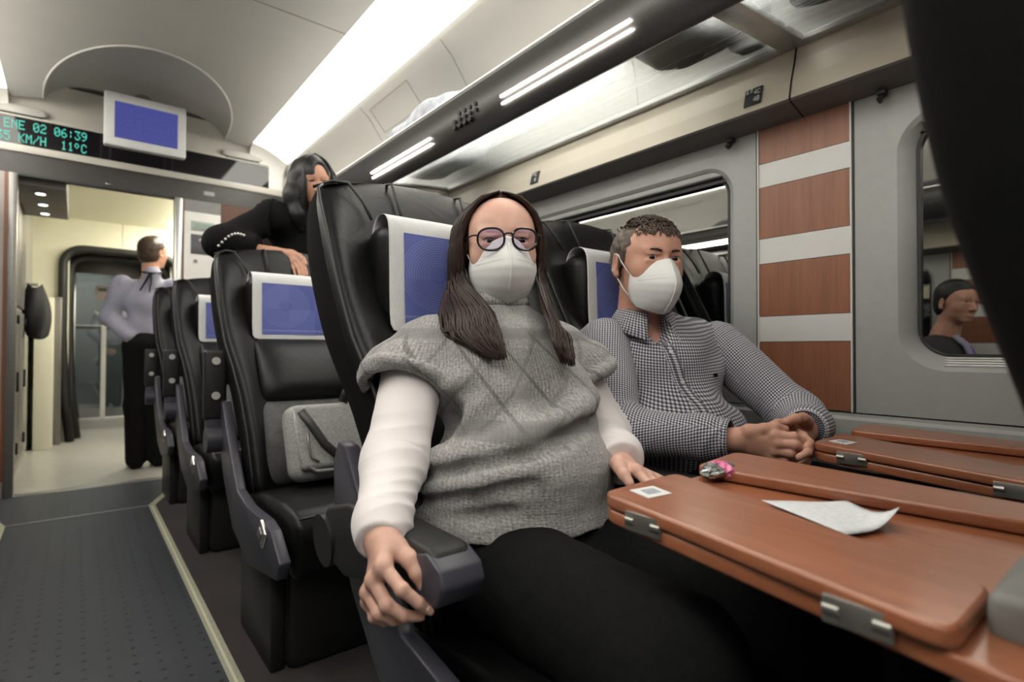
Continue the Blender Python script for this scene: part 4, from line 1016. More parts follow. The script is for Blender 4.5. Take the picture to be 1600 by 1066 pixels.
def along(P, pts):
    """polyline coordinates: (length along, angle*radius around, distance) of each vertex"""
    best = np.full(len(P), 1e9); S = np.zeros(len(P)); A = np.zeros(len(P)); L0 = 0
    pts = [np.array(p, float) for p in pts]; up = None
    for a, b in zip(pts[:-1], pts[1:]):
        ab = b - a; L = np.linalg.norm(ab); t_ = ab / L
        if up is None: up = np.cross(t_, [0, 1, 0]); 
        u = up - t_ * (up @ t_); u /= np.linalg.norm(u); w = np.cross(t_, u); up = u
        q = P - a; t = q @ t_; tc = np.clip(t, 0, L); r = q - tc[:, None] * t_; dd = np.linalg.norm(r, axis=1)
        m = dd < best; best[m] = dd[m]; S[m] = L0 + t[m]; A[m] = np.arctan2(r[m] @ w, r[m] @ u); L0 += L
    return S, A, best
# ------------------------------------------------------------------ people: materials
def skin(name, c, c2):
    m = mat(name, c, .5, spec=.35, sss=.15); t = NT(m); n = t.noise(t.coord(), 26, 4, .6); f = t.noise(t.coord(), 420, 3, .6)
    t.col(t.mix(t.ramp(n, .3, .7), c, c2)); t.bump(f, .12, .0006); return m
SK_W = skin('skin_fair', (.60, .355, .28), (.66, .40, .32))
SK_M = skin('skin_ruddy', (.52, .275, .20), (.60, .325, .245))
SK_B = skin('skin_tan', (.44, .23, .155), (.50, .27, .19))
def hairmat(name, c1, c2, sc=(240, 240, 18)):
    m = mat(name, c1, .46, spec=.4); t = NT(m); v = t.attr('strand'); n = t.noise(v, 1.0, 3, .6)
    t.col(t.mix(t.ramp(n, .3, .7), c1, c2)); t.bump(n, .5, .0025); return m
HAIR_W = hairmat('dark_brown_hair', (.012, .0055, .0042), (.036, .0145, .0105))
HAIR_M = hairmat('short_brown_hair', (.050, .036, .029), (.125, .092, .075))
HAIR_B = hairmat('black_hair', (.006, .006, .007), (.014, .013, .014))
HAIR_A = hairmat('chestnut_hair', (.022, .011, .006), (.05, .027, .014))
MASKM = speck('white_mask_fabric', (.70, .70, .70), (.74, .74, .74), .8, 260, .12, .0004)
MASKL = speck('mask_weld_grey', (.46, .46, .47), (.5, .5, .51), .8, 200, .05)
SHIRTW = mat('white_jersey', (.76, .71, .725), .8, sheen=.2); t_ = NT(SHIRTW); t_.bump(t_.noise(t_.coord(), 500, 2, .5), .1, .0004)
BLACKC = speck('black_cloth', (.005, .005, .0055), (.008, .008, .009), .9, 160, .3, .001, spec=.12)
def knit():
    m = mat('grey_heather_knit', (.3, .3, .29), .95, spec=.1, sheen=.35); t = NT(m); v = t.attr('pat'); x, y, z = t.sep(v)
    wob = t.math('MULTIPLY', t.noise(v, 30, 2, .5), .006)
    rib = t.math('SINE', t.math('MULTIPLY', t.math('ADD', x, wob), 2 * math.pi / .0050))
    st = t.math('ABSOLUTE', t.math('SINE', t.math('ADD', t.math('MULTIPLY', y, math.pi / .0052), t.math('MULTIPLY', t.math('ABSOLUTE', rib), 1.1))))
    big = t.math('SINE', t.math('MULTIPLY', t.math('ADD', x, wob), 2 * math.pi / .045))
    # crossing cable lines on the upper front (z flag)
    def diag(s, off):
        q = t.math('FRACT', t.math('DIVIDE', t.math('ADD', t.math('ADD', x, t.math('MULTIPLY', y, s)), off), .072)); return t.math('LESS_THAN', t.math('ABSOLUTE', t.math('SUBTRACT', q, .5)), .045)
    cab = t.math('MULTIPLY', t.math('MAXIMUM', diag(.62, 0), t.math('MULTIPLY', diag(-.62, .03), .6)), z)
    f = t.noise(v, 260, 4, .75); f2 = t.noise(v, 900, 2, .6); g = t.noise(v, 22, 3, .6)
    fl = t.ramp(t.math('ADD', t.math('MULTIPLY', f, .6), t.math('MULTIPLY', f2, .4)), .34, .66)
    c = t.mix(fl, (.105, .102, .105), (.60, .58, .575)); c = t.mix(t.math('MULTIPLY', t.ramp(g, .45, .75), .35), c, (.20, .195, .195))
    valley = t.math('MULTIPLY', t.ramp(rib, -.45, -1.0), .20); c = t.mix(valley, c, (.09, .088, .084))
    c = t.mix(t.math('MULTIPLY', cab, .55), c, (.08, .078, .075)); t.col(c)
    h = t.math('ADD', t.math('ADD', t.math('MULTIPLY', rib, .32), t.math('MULTIPLY', st, .22)), t.math('ADD', t.math('MULTIPLY', f, 1.1), t.math('ADD', t.math('MULTIPLY', cab, -1.2), t.math('MULTIPLY', big, .15))))
    t.bump(h, .85, .0030); return m
KNIT = knit()
def gingham():
    m = mat('navy_white_gingham', (.6, .6, .62), .8, sheen=.1); t = NT(m); v = t.attr('pat'); x, y, z = t.sep(v); p = .0064
    a = t.math('GREATER_THAN', t.math('FRACT', t.math('DIVIDE', x, p)), .5); b = t.math('GREATER_THAN', t.math('FRACT', t.math('DIVIDE', y, p)), .5)
    s = t.math('ADD', a, b); c = t.mix(t.math('MINIMUM', s, 1), (.66, .65, .68), (.20, .20, .245)); c = t.mix(t.math('MAXIMUM', t.math('SUBTRACT', s, 1), 0), c, (.020, .019, .038))
    t.col(c); t.bump(t.noise(v, 400, 2), .1, .0005); return m
GING = gingham()
EYEW = mat('eye_white', (.62, .58, .56), .15)
IRIS = mat('dark_iris', (.02, .011, .007), .1)
TROU = speck('charcoal_trousers', (.010, .010, .012), (.015, .015, .018), .9, 140, .2, spec=.12)

# ------------------------------------------------------------------ people: builders
def head_mesh(T, Rm, sc=1.0, h=.0018, male=False, eye_h=.0040, ears=True, nose=1.0, lo=(-.10, -.125, -.20), hi=(.10, .14, .135)):
    """head and neck in the local frame (x = person's left, y = forward, z = up, origin between the ears at eye height)"""
    V = Vol([v * 1 for v in lo], hi, h); e = V.ell; x = 1.04 if male else 1.0
    e((0, -.012, .022), (.0745 * x, .096, .080), .02); e((0, .028, .032), (.063 * x, .062, .058), .03); e((0, .030, -.020), (.060 * x, .064, .075), .03)
    e((0, .026, -.066), (.050 * x * (1.06 if male else 1), .058, .045), .03); e((0, .070, -.099), (.022 * x, .018, .016), .025)
    for s in (-1, 1):
        e((s * .041, .054, -.030), (.023, .021, .024), .025)
        e((s * .030, .074, .0175), (.020, .012, .0085 if male else .0065), .014)
    e((0, .080, .020), (.018, .010, .012), .015)
    V.cap((0, .086, .006), (0, .108, -.038), .0075, .0125, .010)
    for s in (-1, 1): e((s * .0115, .099, -.042), (.0085, .011, .008), .006)
    e((0, .084, -.075), (.022, .010, .010), .012)
    for s in (-1, 1): e((s * .0315, .0985, -.0005), (.0205, .0150, .0125), .014, op='-')
    for s in (-1, 1): e((s * .0315, .0755, -.0005), (.0150, .0140, .0130), .004)
    for s in (-1, 1):
        V.cap((s * .0195, .0885, .0085), (s * .044, .0825, .0085), .0036, .0032, .006)
        V.cap((s * .0195, .0870, -.0105), (s * .043, .0815, -.0100), .0034, .0030, .008)
        e((s * .0315, .0905, -.0006), (.0138, .0105, eye_h), .0012, op='-')
    if ears:
        for s in (-1, 1):
            rt = np.array(Matrix.Rotation(R(s * -18), 3, 'Z') @ Matrix.Rotation(R(-12), 3, 'X'))
            e((s * .079 * x, -.012, -.012), (.0085, .0185, .0310), .006, rot=rt); e((s * .086 * x, -.008, -.006), (.0075, .0105, .0200), .004, rot=rt, op='-'); e((s * .080 * x, -.004, -.036), (.006, .008, .009), .005)
    V.cap((0, -.026, -.05), (0, -.040, -.20), .054 * x, .056 * x, .03)
    P, F = V.mesh(2)
    return np.array(T) + (P * sc) @ np.array(Rm).T, F
def LW(T, Rm, p, sc=1.0): return np.array(T) + np.array(Rm) @ (np.array(p, float) * sc)
def eyes(parent, T, Rm, sc=1.0, gaze=(0, 0)):
    for s in (-1, 1):
        c = LW(T, Rm, (s * .0315, .0762, -.0005), sc); b = MB(); b.sphere(c, .0124 * sc, 20); o = b.build('eyeball', EYEW, parent, smooth=True)
        g = np.array(Rm) @ np.array([math.sin(R(gaze[0])), math.cos(R(gaze[0])), math.sin(R(gaze[1]))]); g /= np.linalg.norm(g)
        b = MB(); pc = c + g * .0095 * sc; n = Vector(g); q = n.to_track_quat('Z', 'Y').to_matrix()
        P = []
        for j in range(7):
            a = R(34) * j / 6
            P.append([tuple(Vector(c) + q @ Vector((math.sin(a) * math.cos(u), math.sin(a) * math.sin(u), math.cos(a))) * .0127 * sc) for u in [2 * math.pi * i / 18 for i in range(18)]])
        b.grid(P, closed_u=True); b.build('iris', IRIS, o, smooth=True)
def lashes(parent, T, Rm, m_, sc=1.0, eye_h=.004, th=.0012):
    b = MB()
    for s in (-1, 1):
        pts = [LW(T, Rm, (s * (.0315 + q), .0885 - 42 * q * q + .0004, -.0005 + eye_h * math.sqrt(max(0, 1 - (q / .0136) ** 2)) + .0006), sc) for q in np.linspace(-.0122, .0132, 11)]
        b.tube(pts, [th * (.5 + .5 * i / 10) * sc for i in range(11)], 6)
    b.build('eyelashes', m_, parent, smooth=True)
def brows(parent, T, Rm, m_, sc=1.0, th=.0036, z=.019, out=0.0):
    b = MB()
    for s in (-1, 1):
        pts = [LW(T, Rm, (s * q, y + out, zz), sc) for q, y, zz in ((.014, .0915, z - .002), (.024, .0905, z + .0015), (.036, .0855, z + .0025), (.048, .0735, z - .002))]
        b.tube(pts, [th * sc, th * 1.05 * sc, th * .8 * sc, th * .35 * sc], 8, ell=.7)
    b.build('eyebrows', m_, parent, smooth=True)
def mask(parent, T, Rm, sc=1.0, ear=(.081, -.006), dz=0.0):
    """moulded folded respirator with a raised centre seam, welded lines, ear loops"""
    cy = [(.1060, .004), (.121, -.016), (.1365, -.040), (.1425, -.058), (.1375, -.078), (.122, -.100), (.098, -.120), (.078, -.1285)]
    sy = [(.066, .040, -.024), (.0685, .041, -.036), (.070, .041, -.047), (.0705, .040, -.056), (.070, .038, -.066), (.068, .036, -.077), (.062, .036, -.095), (.050, .042, -.112)]
    P = []; N = 24
    for j in range(29):
        f = j / 28 * 7; i = min(6, int(f)); q = f - i
        C = [cy[i][k] + (cy[i + 1][k] - cy[i][k]) * q for k in range(2)]; S = [sy[i][k] + (sy[i + 1][k] - sy[i][k]) * q for k in range(3)]
        row = []
        for u_ in range(N + 1):
            u = -1 + 2 * u_ / N; a = abs(u); x = math.copysign(S[0] * a ** .92, u)
            y = C[0] + (S[1] - C[0]) * (.45 * a + .55 * a ** 2.3) ; z = C[1] + (S[2] - C[1]) * (.30 * a + .70 * a ** 1.6)
            if j < 6 and .12 < a < .6: y -= .004 * math.sin((a - .12) / .48 * math.pi) * (1 - j / 6)
            row.append(LW(T, Rm, (x, y, z + dz), sc))
        P.append(row)
    b = MB(); b.grid(P); o = b.build('face_mask', MASKM, parent, smooth=True); md = o.modifiers.new('t', 'SOLIDIFY'); md.thickness = .0016; md.offset = 1
    fwd = np.array(Rm)[:, 1]
    b = MB(); b.tube([P[j][N // 2] + fwd * .0018 for j in range(3, 29)], .0019, 6)
    o2 = b.build('centre_seam', MASKM, o, smooth=True)
    b = MB()
    for jj in (7, 9): b.tube([P[jj][i] + (P[jj][i] - np.array(T)) / np.linalg.norm(P[jj][i] - np.array(T)) * .0012 for i in range(2, N - 1) if abs(i - N / 2) > 1], .0011, 5)
    b.tube([P[23][i] + (P[23][i] - np.array(T)) / np.linalg.norm(P[23][i] - np.array(T)) * .0012 for i in range(3, N - 2)], .0008, 5)
    b.tube([P[0][i] + fwd * .0008 for i in range(N + 1)], .0013, 5); b.tube([P[28][i] for i in range(N + 1)], .0013, 5)
    b.build('welded_line', MASKL, o, smooth=True)
    for s, ci in ((-1, 0), (1, N)):
        b = MB(); t0, t1 = P[3][ci], P[22][ci]
        e0 = LW(T, Rm, (s * ear[0], ear[1] + .012, .012), sc); e1 = LW(T, Rm, (s * ear[0], ear[1] - .010, .018), sc); e2 = LW(T, Rm, (s * ear[0], ear[1] - .020, -.025), sc); e3 = LW(T, Rm, (s * (ear[0] - .008), ear[1] + .004, -.052), sc)
        b.tube([t0, (t0 * .5 + e0 * .5) + np.array(Rm)[:, 0] * s * .002, e0, e1, e2, e3, (t1 * .5 + e3 * .5) + np.array(Rm)[:, 0] * s * .003, t1], .0017, 6)
        b.build('ear_loop', MASKM, o, smooth=True)
    return o
def hand_mesh(wr, mcp, fingers, thumb, rw=.024, h=.0019, palm_n=None, fr=.0082, forearm=None):
    """hand from joint positions: wrist, four knuckles, four chains (PIP, DIP, tip), thumb chain (CMC, MCP, IP, tip)"""
    A = np.array([wr] + list(mcp) + [q for f in fingers for q in f] + list(thumb) + ([forearm] if forearm is not None else [])); lo, hi = A.min(0) - .035, A.max(0) + .035
    V = Vol(lo, hi, h); wr = np.array(wr, float); mcp = [np.array(q, float) for q in mcp]
    n = np.cross(mcp[0] - wr, mcp[3] - wr) if palm_n is None else np.array(palm_n, float); n /= np.linalg.norm(n)
    fl = (tuple(n), .72)
    for i, q in enumerate(mcp): V.cap(wr + (q - wr) * .12 + (mcp[i] - mcp[1]) * .25, q, .0165, .0112 - .0006 * i, .014, flat=fl)
    V.cap(np.array(thumb[0]), (mcp[0] + wr) / 2, .016, .013, .014); V.cap(mcp[0], mcp[3], .0108, .0092, .012)
    V.ell(wr, (.021, .021, .021), .012)
    if forearm is not None: V.cap(wr, forearm, .0205, .026, .014)
    sc = [1.0, 1.03, .97, .84]
    for i, f in enumerate(fingers):
        ch = [mcp[i]] + [np.array(q, float) for q in f]; r = [fr * sc[i] * q for q in (1.13, 1.03, .92, .78)]
        V.chain(ch, r, .0035)
        V.ell(ch[0], (r[0] * 1.15,) * 3, .006); V.ell(ch[1], (r[1] * 1.07,) * 3, .003)
    th = [np.array(q, float) for q in thumb]; V.chain(th, [.0150, .0115, .0100, .0082], .006); V.ell(th[2], (.0104,) * 3, .003)
    return V.mesh(2)
def nail(parent, tip, prev, out, r, m_):
    """thin oval nail lying on the outer face of a fingertip"""
    tip, prev, out = (Vector(q) for q in (tip, prev, out)); d = (tip - prev).normalized(); o = (out - d * out.dot(d)).normalized(); w = d.cross(o)
    b = MB(); P = []
    for j in range(6):
        t = -1 + 2 * j / 5; row = []
        for i in range(7):
            s = -1 + i / 3; k = math.sqrt(max(0, 1 - .75 * t * t)); a = s * .95 * k
            row.append(tip + d * (t * r * .85 + r * .15) + w * math.sin(a) * r * .92 + o * (math.cos(a) * r * .92 + r * .06))
        P.append(row)
    b.grid(P); x = b.build('fingernail', m_, parent, smooth=True); x.modifiers.new('t', 'SOLIDIFY').thickness = .0006; return x
NAIL = mat('fingernail', (.60, .36, .29), .28)
def sleeve_mesh(pts, rs, h=.0036, k=.02, cuff=True, wr=.0022, seed=1, extra=None, cut=True):
    pts = [np.array(p, float) for p in pts]; A = np.array(pts); V = Vol(A.min(0) - max(rs) - .03, A.max(0) + max(rs) + .03, h)
    V.chain(pts, rs, k)
    if extra: extra(V)
    d = pts[-1] - pts[-2]; d /= np.linalg.norm(d)
    if cut: V.plane(pts[-1], d, .002)
    P, F = V.mesh(3); S, Aa, D = along(P, pts); N = normals(P, F); L = sum(np.linalg.norm(b - a) for a, b in zip(pts[:-1], pts[1:]))
    le = np.linalg.norm(pts[1] - pts[0]) if len(pts) > 2 else L / 2
    # folds gather round the elbow and above the cuff
    env = .35 + np.exp(-((S - le) / .055) ** 2) * 1.0 + np.exp(-((S - L + .05) / .05) ** 2) * .7
    ph = S * 190 + 6 * np.sin(Aa * 1.0 + seed) + 3 * fbm(P, 28, seed + 3, 2)
    w = (1 - 2 * np.abs(np.sin(ph / 2))) * np.clip(.05 + 1.1 * fbm(P, 20, seed + 9, 1), 0, 1.2) * env + .9 * fbm(P, 26, seed, 2)
    P = P + N * (w * wr)[:, None]
    pat = np.stack([Aa * np.interp(S, np.cumsum([0] + [np.linalg.norm(b - a) for a, b in zip(pts[:-1], pts[1:])]), rs), S, np.zeros(len(S))], 1)
    return P, F, pat
def strands(guides, n, r, seed=0, wid=.012, k=9, taper=(.5, 1, 1, .8, .25)):
    """locks between pairs of guide curves -> mesh + strand attribute"""
    rnd = random.Random(seed); mb = MB(); att = []
    Vs, Fs, At = [], [], []; off = 0
    for li in range(n):
        g = rnd.choice(guides); f = rnd.random()
        A, B = [np.array(q, float) for q in g[0]], [np.array(q, float) for q in g[1]]
        ctrl = [a * (1 - f) + b * f + np.array([rnd.gauss(0, 1) for _ in range(3)]) * wid * (.25 + .75 * i / len(A)) for i, (a, b) in enumerate(zip(A, B))]
        m_ = len(ctrl); pts = []
        for j in range(k * 2):
            t = j / (k * 2 - 1) * (m_ - 1); i = min(m_ - 2, int(t)); q = t - i
            p0, p1, p2, p3 = ctrl[max(0, i - 1)], ctrl[i], ctrl[i + 1], ctrl[min(m_ - 1, i + 2)]
            pts.append(.5 * ((2 * p1) + (-p0 + p2) * q + (2 * p0 - 5 * p1 + 4 * p2 - p3) * q * q + (-p0 + 3 * p1 - 3 * p2 + p3) * q ** 3))
        pts = np.array(pts); T_ = np.gradient(pts, axis=0); T_ /= np.linalg.norm(T_, axis=1, keepdims=True) + 1e-9
        up = np.array([.3, .2, .9]); nn = 5; rr = r * rnd.uniform(.6, 1.3); ring = []
        for j, (p, t_) in enumerate(zip(pts, T_)):
            u = np.cross(t_, up); u /= np.linalg.norm(u) + 1e-9; w = np.cross(t_, u); q = rr * float(np.interp(j / (len(pts) - 1), np.linspace(0, 1, len(taper)), taper))
            for c in range(nn):
                a = 2 * math.pi * c / nn; ring.append(p + (u * math.cos(a) * 1.5 + w * math.sin(a) * .8) * q); At.append((li * 7.3, c * .15, j * .12))
        ring = np.array(ring); Vs.append(ring)
        for j in range(len(pts) - 1):
            for c in range(nn): Fs.append((off + j * nn + c, off + j * nn + (c + 1) % nn, off + (j + 1) * nn + (c + 1) % nn, off + (j + 1) * nn + c))
        off += len(ring)
    return np.concatenate(Vs), np.array(Fs), np.array(At)
def add_hair(name, parent, m_, cap, lock=None, sc=(240, 240, 20)):
    V, F = cap; at = V * np.array(sc) * .35
    if lock is not None:
        V2, F2, A2 = lock; F = np.concatenate([F, F2 + len(V)]); V = np.concatenate([V, V2]); at = np.concatenate([at, A2])
    return np_mesh(name, V, F, m_, parent, {'strand': at})
# ================================================================== the woman in the grey knitted vest
pw = empty('person', (.70, .80, .47), 'woman with long dark hair, glasses and white mask in a grey knitted vest', 'person')
HR = yaw_frame(29, -1, 2); HT = np.array([.669, .857, 1.148]) - HR[:, 1] * .082
TR = yaw_frame(13); TT = np.array([.70, .935, .60])
tw = lambda p: TT + TR @ np.array(p, float)
wR = [np.array(q) for q in ((.520, .960, .915), (.430, .856, .733), (.340, .722, .657))]
wL = [np.array(q) for q in ((.872, .880, .912), (.935, .835, .735), (.815, .682, .718))]
def body_torso(V, shw=.165, neck=True):
    V.ell((0, .04, .03), (.17, .15, .09), .05); V.ell((0, .09, .10), (.155, .135, .10), .05); V.ell((0, .01, .25), (.145, .10, .15), .05)
    V.cap((-shw + .02, 0, .325), (shw - .02, 0, .325), .045, .045, .05); V.cap((0, .0, .33), (0, .03, .43), .055, .052, .03) if neck else None
BV = Vol((.25, .18, .02), (1.0, 1.15, 1.12), .010)
BV.frame(TT, TR); body_torso(BV); BV.frame()
BV.chain(wR, (.042, .036, .024), .03); BV.chain(wL, (.042, .036, .024), .03)
legs_w = [[(.60, .80, .54), (.575, .40, .535), (.575, .42, .12)], [(.80, .78, .54), (.80, .36, .535), (.80, .40, .12)]]
for l in legs_w: BV.chain(l, (.085, .062, .045), .03); BV.cap(l[2], np.array(l[2]) + (0, -.15, -.03), .04, .03)
hw = dict(wr=(.340, .712, .658), mcp=[(.320, .669, .643), (.312, .683, .623), (.311, .698, .602), (.318, .711, .583)],
          fingers=[[(.327, .630, .624), (.345, .620, .606), (.357, .619, .594)], [(.317, .652, .599), (.335, .640, .585), (.353, .636, .580)], [(.314, .671, .583), (.332, .663, .572), (.348, .660, .569)], [(.319, .695, .567), (.331, .688, .560), (.343, .685, .559)]],
          thumb=[(.348, .690, .655), (.356, .665, .645), (.361, .652, .630), (.367, .647, .613)], forearm=(.345, .745, .672))
hwl = dict(wr=(.806, .672, .712), mcp=[(.775, .615, .716), (.79, .603, .706), (.81, .598, .698), (.828, .603, .692)],
           fingers=[[(.765, .58, .70), (.762, .565, .685), (.765, .56, .67)], [(.785, .565, .69), (.785, .552, .672), (.79, .55, .66)], [(.81, .562, .682), (.812, .552, .665), (.815, .55, .655)], [(.832, .572, .678), (.836, .562, .663), (.838, .56, .655)]],
           thumb=[(.775, .655, .722), (.755, .635, .72), (.748, .62, .712), (.745, .605, .70)], forearm=(.835, .71, .72))
P, F = merge(BV.mesh(2), head_mesh(HT, HR, 1.0, eye_h=.0050), hand_mesh(**hw), hand_mesh(h=.003, **hwl))
body = np_mesh('body', P, F, SK_W, pw)
for ch, out in ((hw['fingers'][0], (-.2, -.9, .5)), (hw['fingers'][1], (-.2, -.9, .3)), (hw['thumb'], (-.45, -.75, .4))):
    nail(body, np.array(ch[-1]), np.array(ch[-2]), out, .0072, NAIL)
eyes(pw, HT, HR, 1.0, (4, -6)); lashes(pw, HT, HR, HAIR_B, 1.0, .0050, .0015); brows(pw, HT, HR, HAIR_W, 1.0, .0026, .0195)
mask(pw, HT, HR)
# eyeglasses
eg = empty('eyeglasses', tuple(HT), None); eg.parent = pw; eg.location = Vector(tuple(HT)) - pw.location
def rim(s):
    pts = []
    for i in range(28):
        a = 2 * math.pi * i / 28; cx, cz = s * .0335, -.003
        x = .0255 * math.copysign(abs(math.cos(a)) ** .78, math.cos(a)); z = .0215 * math.copysign(abs(math.sin(a)) ** .80, math.sin(a))
        if z < 0: x *= 1 - .16 * (z / .0215) ** 2
        pts.append(LW(HT, HR, (cx + x, .1215 - .24 * abs(cx + x), cz + z)))
    return pts
GLF = mat('dark_frame', (.012, .010, .011), .2); GLB = mat('clear_amber_rim', (.10, .05, .03), .15)
LENS = clear_glass('coated_lens', (.90, .86, .965), .14, .0, (.62, .42, 1.0))
for s in (-1, 1):
    pts = rim(s); b = MB(); b.tube(pts, .0023, 8, closed=True); fo = b.build('frame_rim', GLF, eg, smooth=True)
    b = MB(); c = sum(pts) / len(pts); b.grid([[c + (p - c) * f + HR[:, 1] * .0012 * (1 - f * f) for p in pts] for f in (1.0, .75, .5, .25, .02)], closed_u=True); b.build('lens', LENS, eg, smooth=True)
    b = MB(); b.tube([LW(HT, HR, (s * .0590, .1065, .006)), LW(HT, HR, (s * .068, .098, .007)), LW(HT, HR, (s * .073, .080, .007)), LW(HT, HR, (s * .080, .0, .008)), LW(HT, HR, (s * .079, -.02, -.004))], .0017, 8); b.build('temple', GLF, eg, smooth=True)
b = MB(); b.tube([LW(HT, HR, (-.0095, .1190, .004)), LW(HT, HR, (-.004, .1215, .0075)), LW(HT, HR, (.004, .1215, .0075)), LW(HT, HR, (.0095, .1190, .004))], .0022, 8); b.build('bridge', GLF, eg, smooth=True)
# vest
VV = Vol((.36, .46, .58), (1.06, 1.14, 1.09), .0042); VV.frame(TT, TR)
VV.ell((0, .080, .0), (.222, .205, .18), .04); VV.ell((.0, .105, .105), (.198, .178, .112), .03)
VV.ell((.0, .03, .26), (.180, .128, .165), .025)
for s in (-1, 1): VV.ell((s * .080, .100, .232), (.096, .084, .084), .035)
VV.ell((.02, .115, .185), (.150, .115, .050), .02)
VV.cap((-.150, .0, .332), (.150, .0, .332), .060, .060, .04); VV.cap((0, .0, .35), (0, .022, .405), .073, .060, .03)
VV.cap((-.13, .0, .320), (-.205, .035, .272), .076, .084, .02); VV.cap((.13, .0, .320), (.205, .020, .278), .074, .080, .02)
# rolled armhole edges, open along the upper arms
for c_, ax_, rr in (((-.203, .050, .262), (-.40, .44, -.80), .080), ((.205, .026, .268), (.42, .16, -.89), .076)):
    c_, ax_ = np.array(c_), np.array(ax_); Q_ = np.array(Vector(ax_).to_track_quat('Z', 'Y').to_matrix())
    VV.ell(c_ + ax_ * .066, (.115, .115, .064), .005, rot=Q_, op='-')
    VV.torus(c_, ax_, rr, .0125, .010); VV.cap(c_ + ax_ * .01, c_ + ax_ * .06, rr - .014, rr - .008, .004, op='-')
# big cross fold under the bust and smaller ones to the left
def on_surface(deg, z):
    """point of the trunk's surface at an angle from straight ahead (towards the person's left) and a height"""
    a = np.array((0, .04, z)); d = np.array((math.sin(R(deg)), math.cos(R(deg)), 0)); best = a
    for t in np.arange(.04, .36, .003):
        w_ = VV.w(a + d * t); ii = tuple(min(len(VV.ax[q]) - 1, int(np.searchsorted(VV.ax[q], w_[q]))) for q in range(3))
        if VV.d[ii] < 0: best = a + d * t
    return best
def groove(az, r, k):
    pts = [on_surface(*q) for q in az]
    for a, b_ in zip(pts[:-1], pts[1:]): VV.cap(a, b_, r, r, k, op='-')
def ridge(az, r, k):
    pts = [on_surface(*q) for q in az]
    for a, b_ in zip(pts[:-1], pts[1:]): VV.cap(a, b_, r, r, k)
ridge([(62, .232), (35, .222), (8, .20), (-18, .176), (-42, .150), (-62, .135)], .010, .035)
groove([(68, .205), (48, .202), (25, .188), (5, .170), (-15, .150), (-38, .128), (-60, .108), (-80, .10)], .012, .016)
ridge([(-12, .128), (-35, .108), (-60, .085)], .008, .03)
groove([(-14, .108), (-36, .088), (-58, .066), (-78, .06)], .009, .014)
groove([(-20, .062), (-38, .052), (-52, .050)], .008, .014)
groove([(-42, .262), (-52, .235), (-66, .20)], .014, .03)
VV.plane((0, 0, -.006), (0, .06, -1), .004)
VV.torus((0, .022, .412), (0, .12, 1), .061, .010, .008)
P, F = VV.mesh(3); N = normals(P, F); P = P + N * (.0030 * fbm(P, 42, 3, 2) + .0011 * fbm(P, 170, 8, 2))[:, None]
Lc = (P - TT) @ TR; ang = np.arctan2(Lc[:, 0], Lc[:, 1] + .10); up_ = np.clip((Lc[:, 2] - .175) / .03, 0, 1) * np.clip((.37 - Lc[:, 2]) / .02, 0, 1)
pat = np.stack([ang * .205 + .03 * Lc[:, 2] * np.sin(Lc[:, 2] * 18), Lc[:, 2] + .15 * Lc[:, 1], up_], 1)
np_mesh('knitted_vest', P, F, KNIT, pw, {'pat': pat})
# roll collar, sleeves, trousers
CV = Vol((.55, .80, .98), (.85, 1.05, 1.09), .003); CV.frame(TT, TR); 
CV.cap((0, .012, .385), (0, .024, .432), .066, .061, .006); CV.torus((0, .024, .434), (0, .15, 1), .058, .008, .006); CV.cap((0, .024, .40), (0, .03, .50), .053, .053, .002, op='-')
P, F = CV.mesh(2); Lc = (P - TT) @ TR; ang = np.arctan2(Lc[:, 0], Lc[:, 1]); np_mesh('knitted_collar', P, F, KNIT, pw, {'pat': np.stack([ang * .064, Lc[:, 2], 0 * ang], 1)})
def shl(V): V.ell((.53, .962, .885), (.058, .06, .06), .03)
P, F, pat = sleeve_mesh([(.530, .965, .912), (.430, .858, .735), (.358, .752, .672), (.338, .719, .657)], (.061, .054, .039, .0325), .0034, .025, wr=.0013, seed=2, extra=shl)
np_mesh('white_sleeve', P, F, SHIRTW, pw, {'pat': pat})
P, F, pat = sleeve_mesh([(.860, .885, .915), (.935, .835, .737), (.83, .705, .721), (.808, .676, .714)], (.058, .058, .043, .038), .0042, .035, wr=.002, seed=5)
np_mesh('white_sleeve', P, F, SHIRTW, pw, {'pat': pat})
LV = Vol((.40, .12, .05), (1.0, 1.0, .72), .008)
LV.ell((.70, .80, .53), (.205, .17, .095), .04)
for l in legs_w: LV.chain(l, (.104, .088, .065), .04)
LV.plane((0, 0, .10), (0, 0, -1)); P, F = LV.mesh(2); N = normals(P, F); P += N * (.003 * fbm(P, 35, 2))[:, None]; np_mesh('trousers', P, F, BLACKC, pw)
for l in legs_w:
    b = MB(); q = l[2]; b.box((q[0] - .045, q[1] - .20, .0), (q[0] + .045, q[1] + .06, .085), .03, 4); b.build('shoe', BLACKC, pw, smooth=True)
# long hair: cap, two falls and locks
HV = Vol((.48, .70, .88), (.90, 1.06, 1.29), .0042); HV.frame(HT, HR)
HV.ell((0, -.016, .026), (.084, .104, .085), .01); HV.ell((0, -.030, .005), (.086, .092, .098), .02); HV.ell((.004, .0, .106), (.026, .034, .014), .02)
HV.ell((0, .108, -.034), (.061, .082, .066), .012, op='-'); HV.ell((.003, .108, .016), (.043, .080, .046), .014, op='-'); HV.ell((0, .085, -.08), (.066, .075, .10), .012, op='-')
def wl(p): return HR.T @ (np.array(p) - HT)
fallR = [(-.070, .010, .060), (-.083, .022, .0), (-.088, .028, -.06), wl((.594, .855, 1.015)), wl((.590, .805, .975)), wl((.612, .770, .940))]
fallL = [(.070, .012, .060), (.079, .022, .0), (.082, .022, -.06), wl((.742, .800, 1.005)), wl((.735, .755, .965)), wl((.735, .725, .932))]
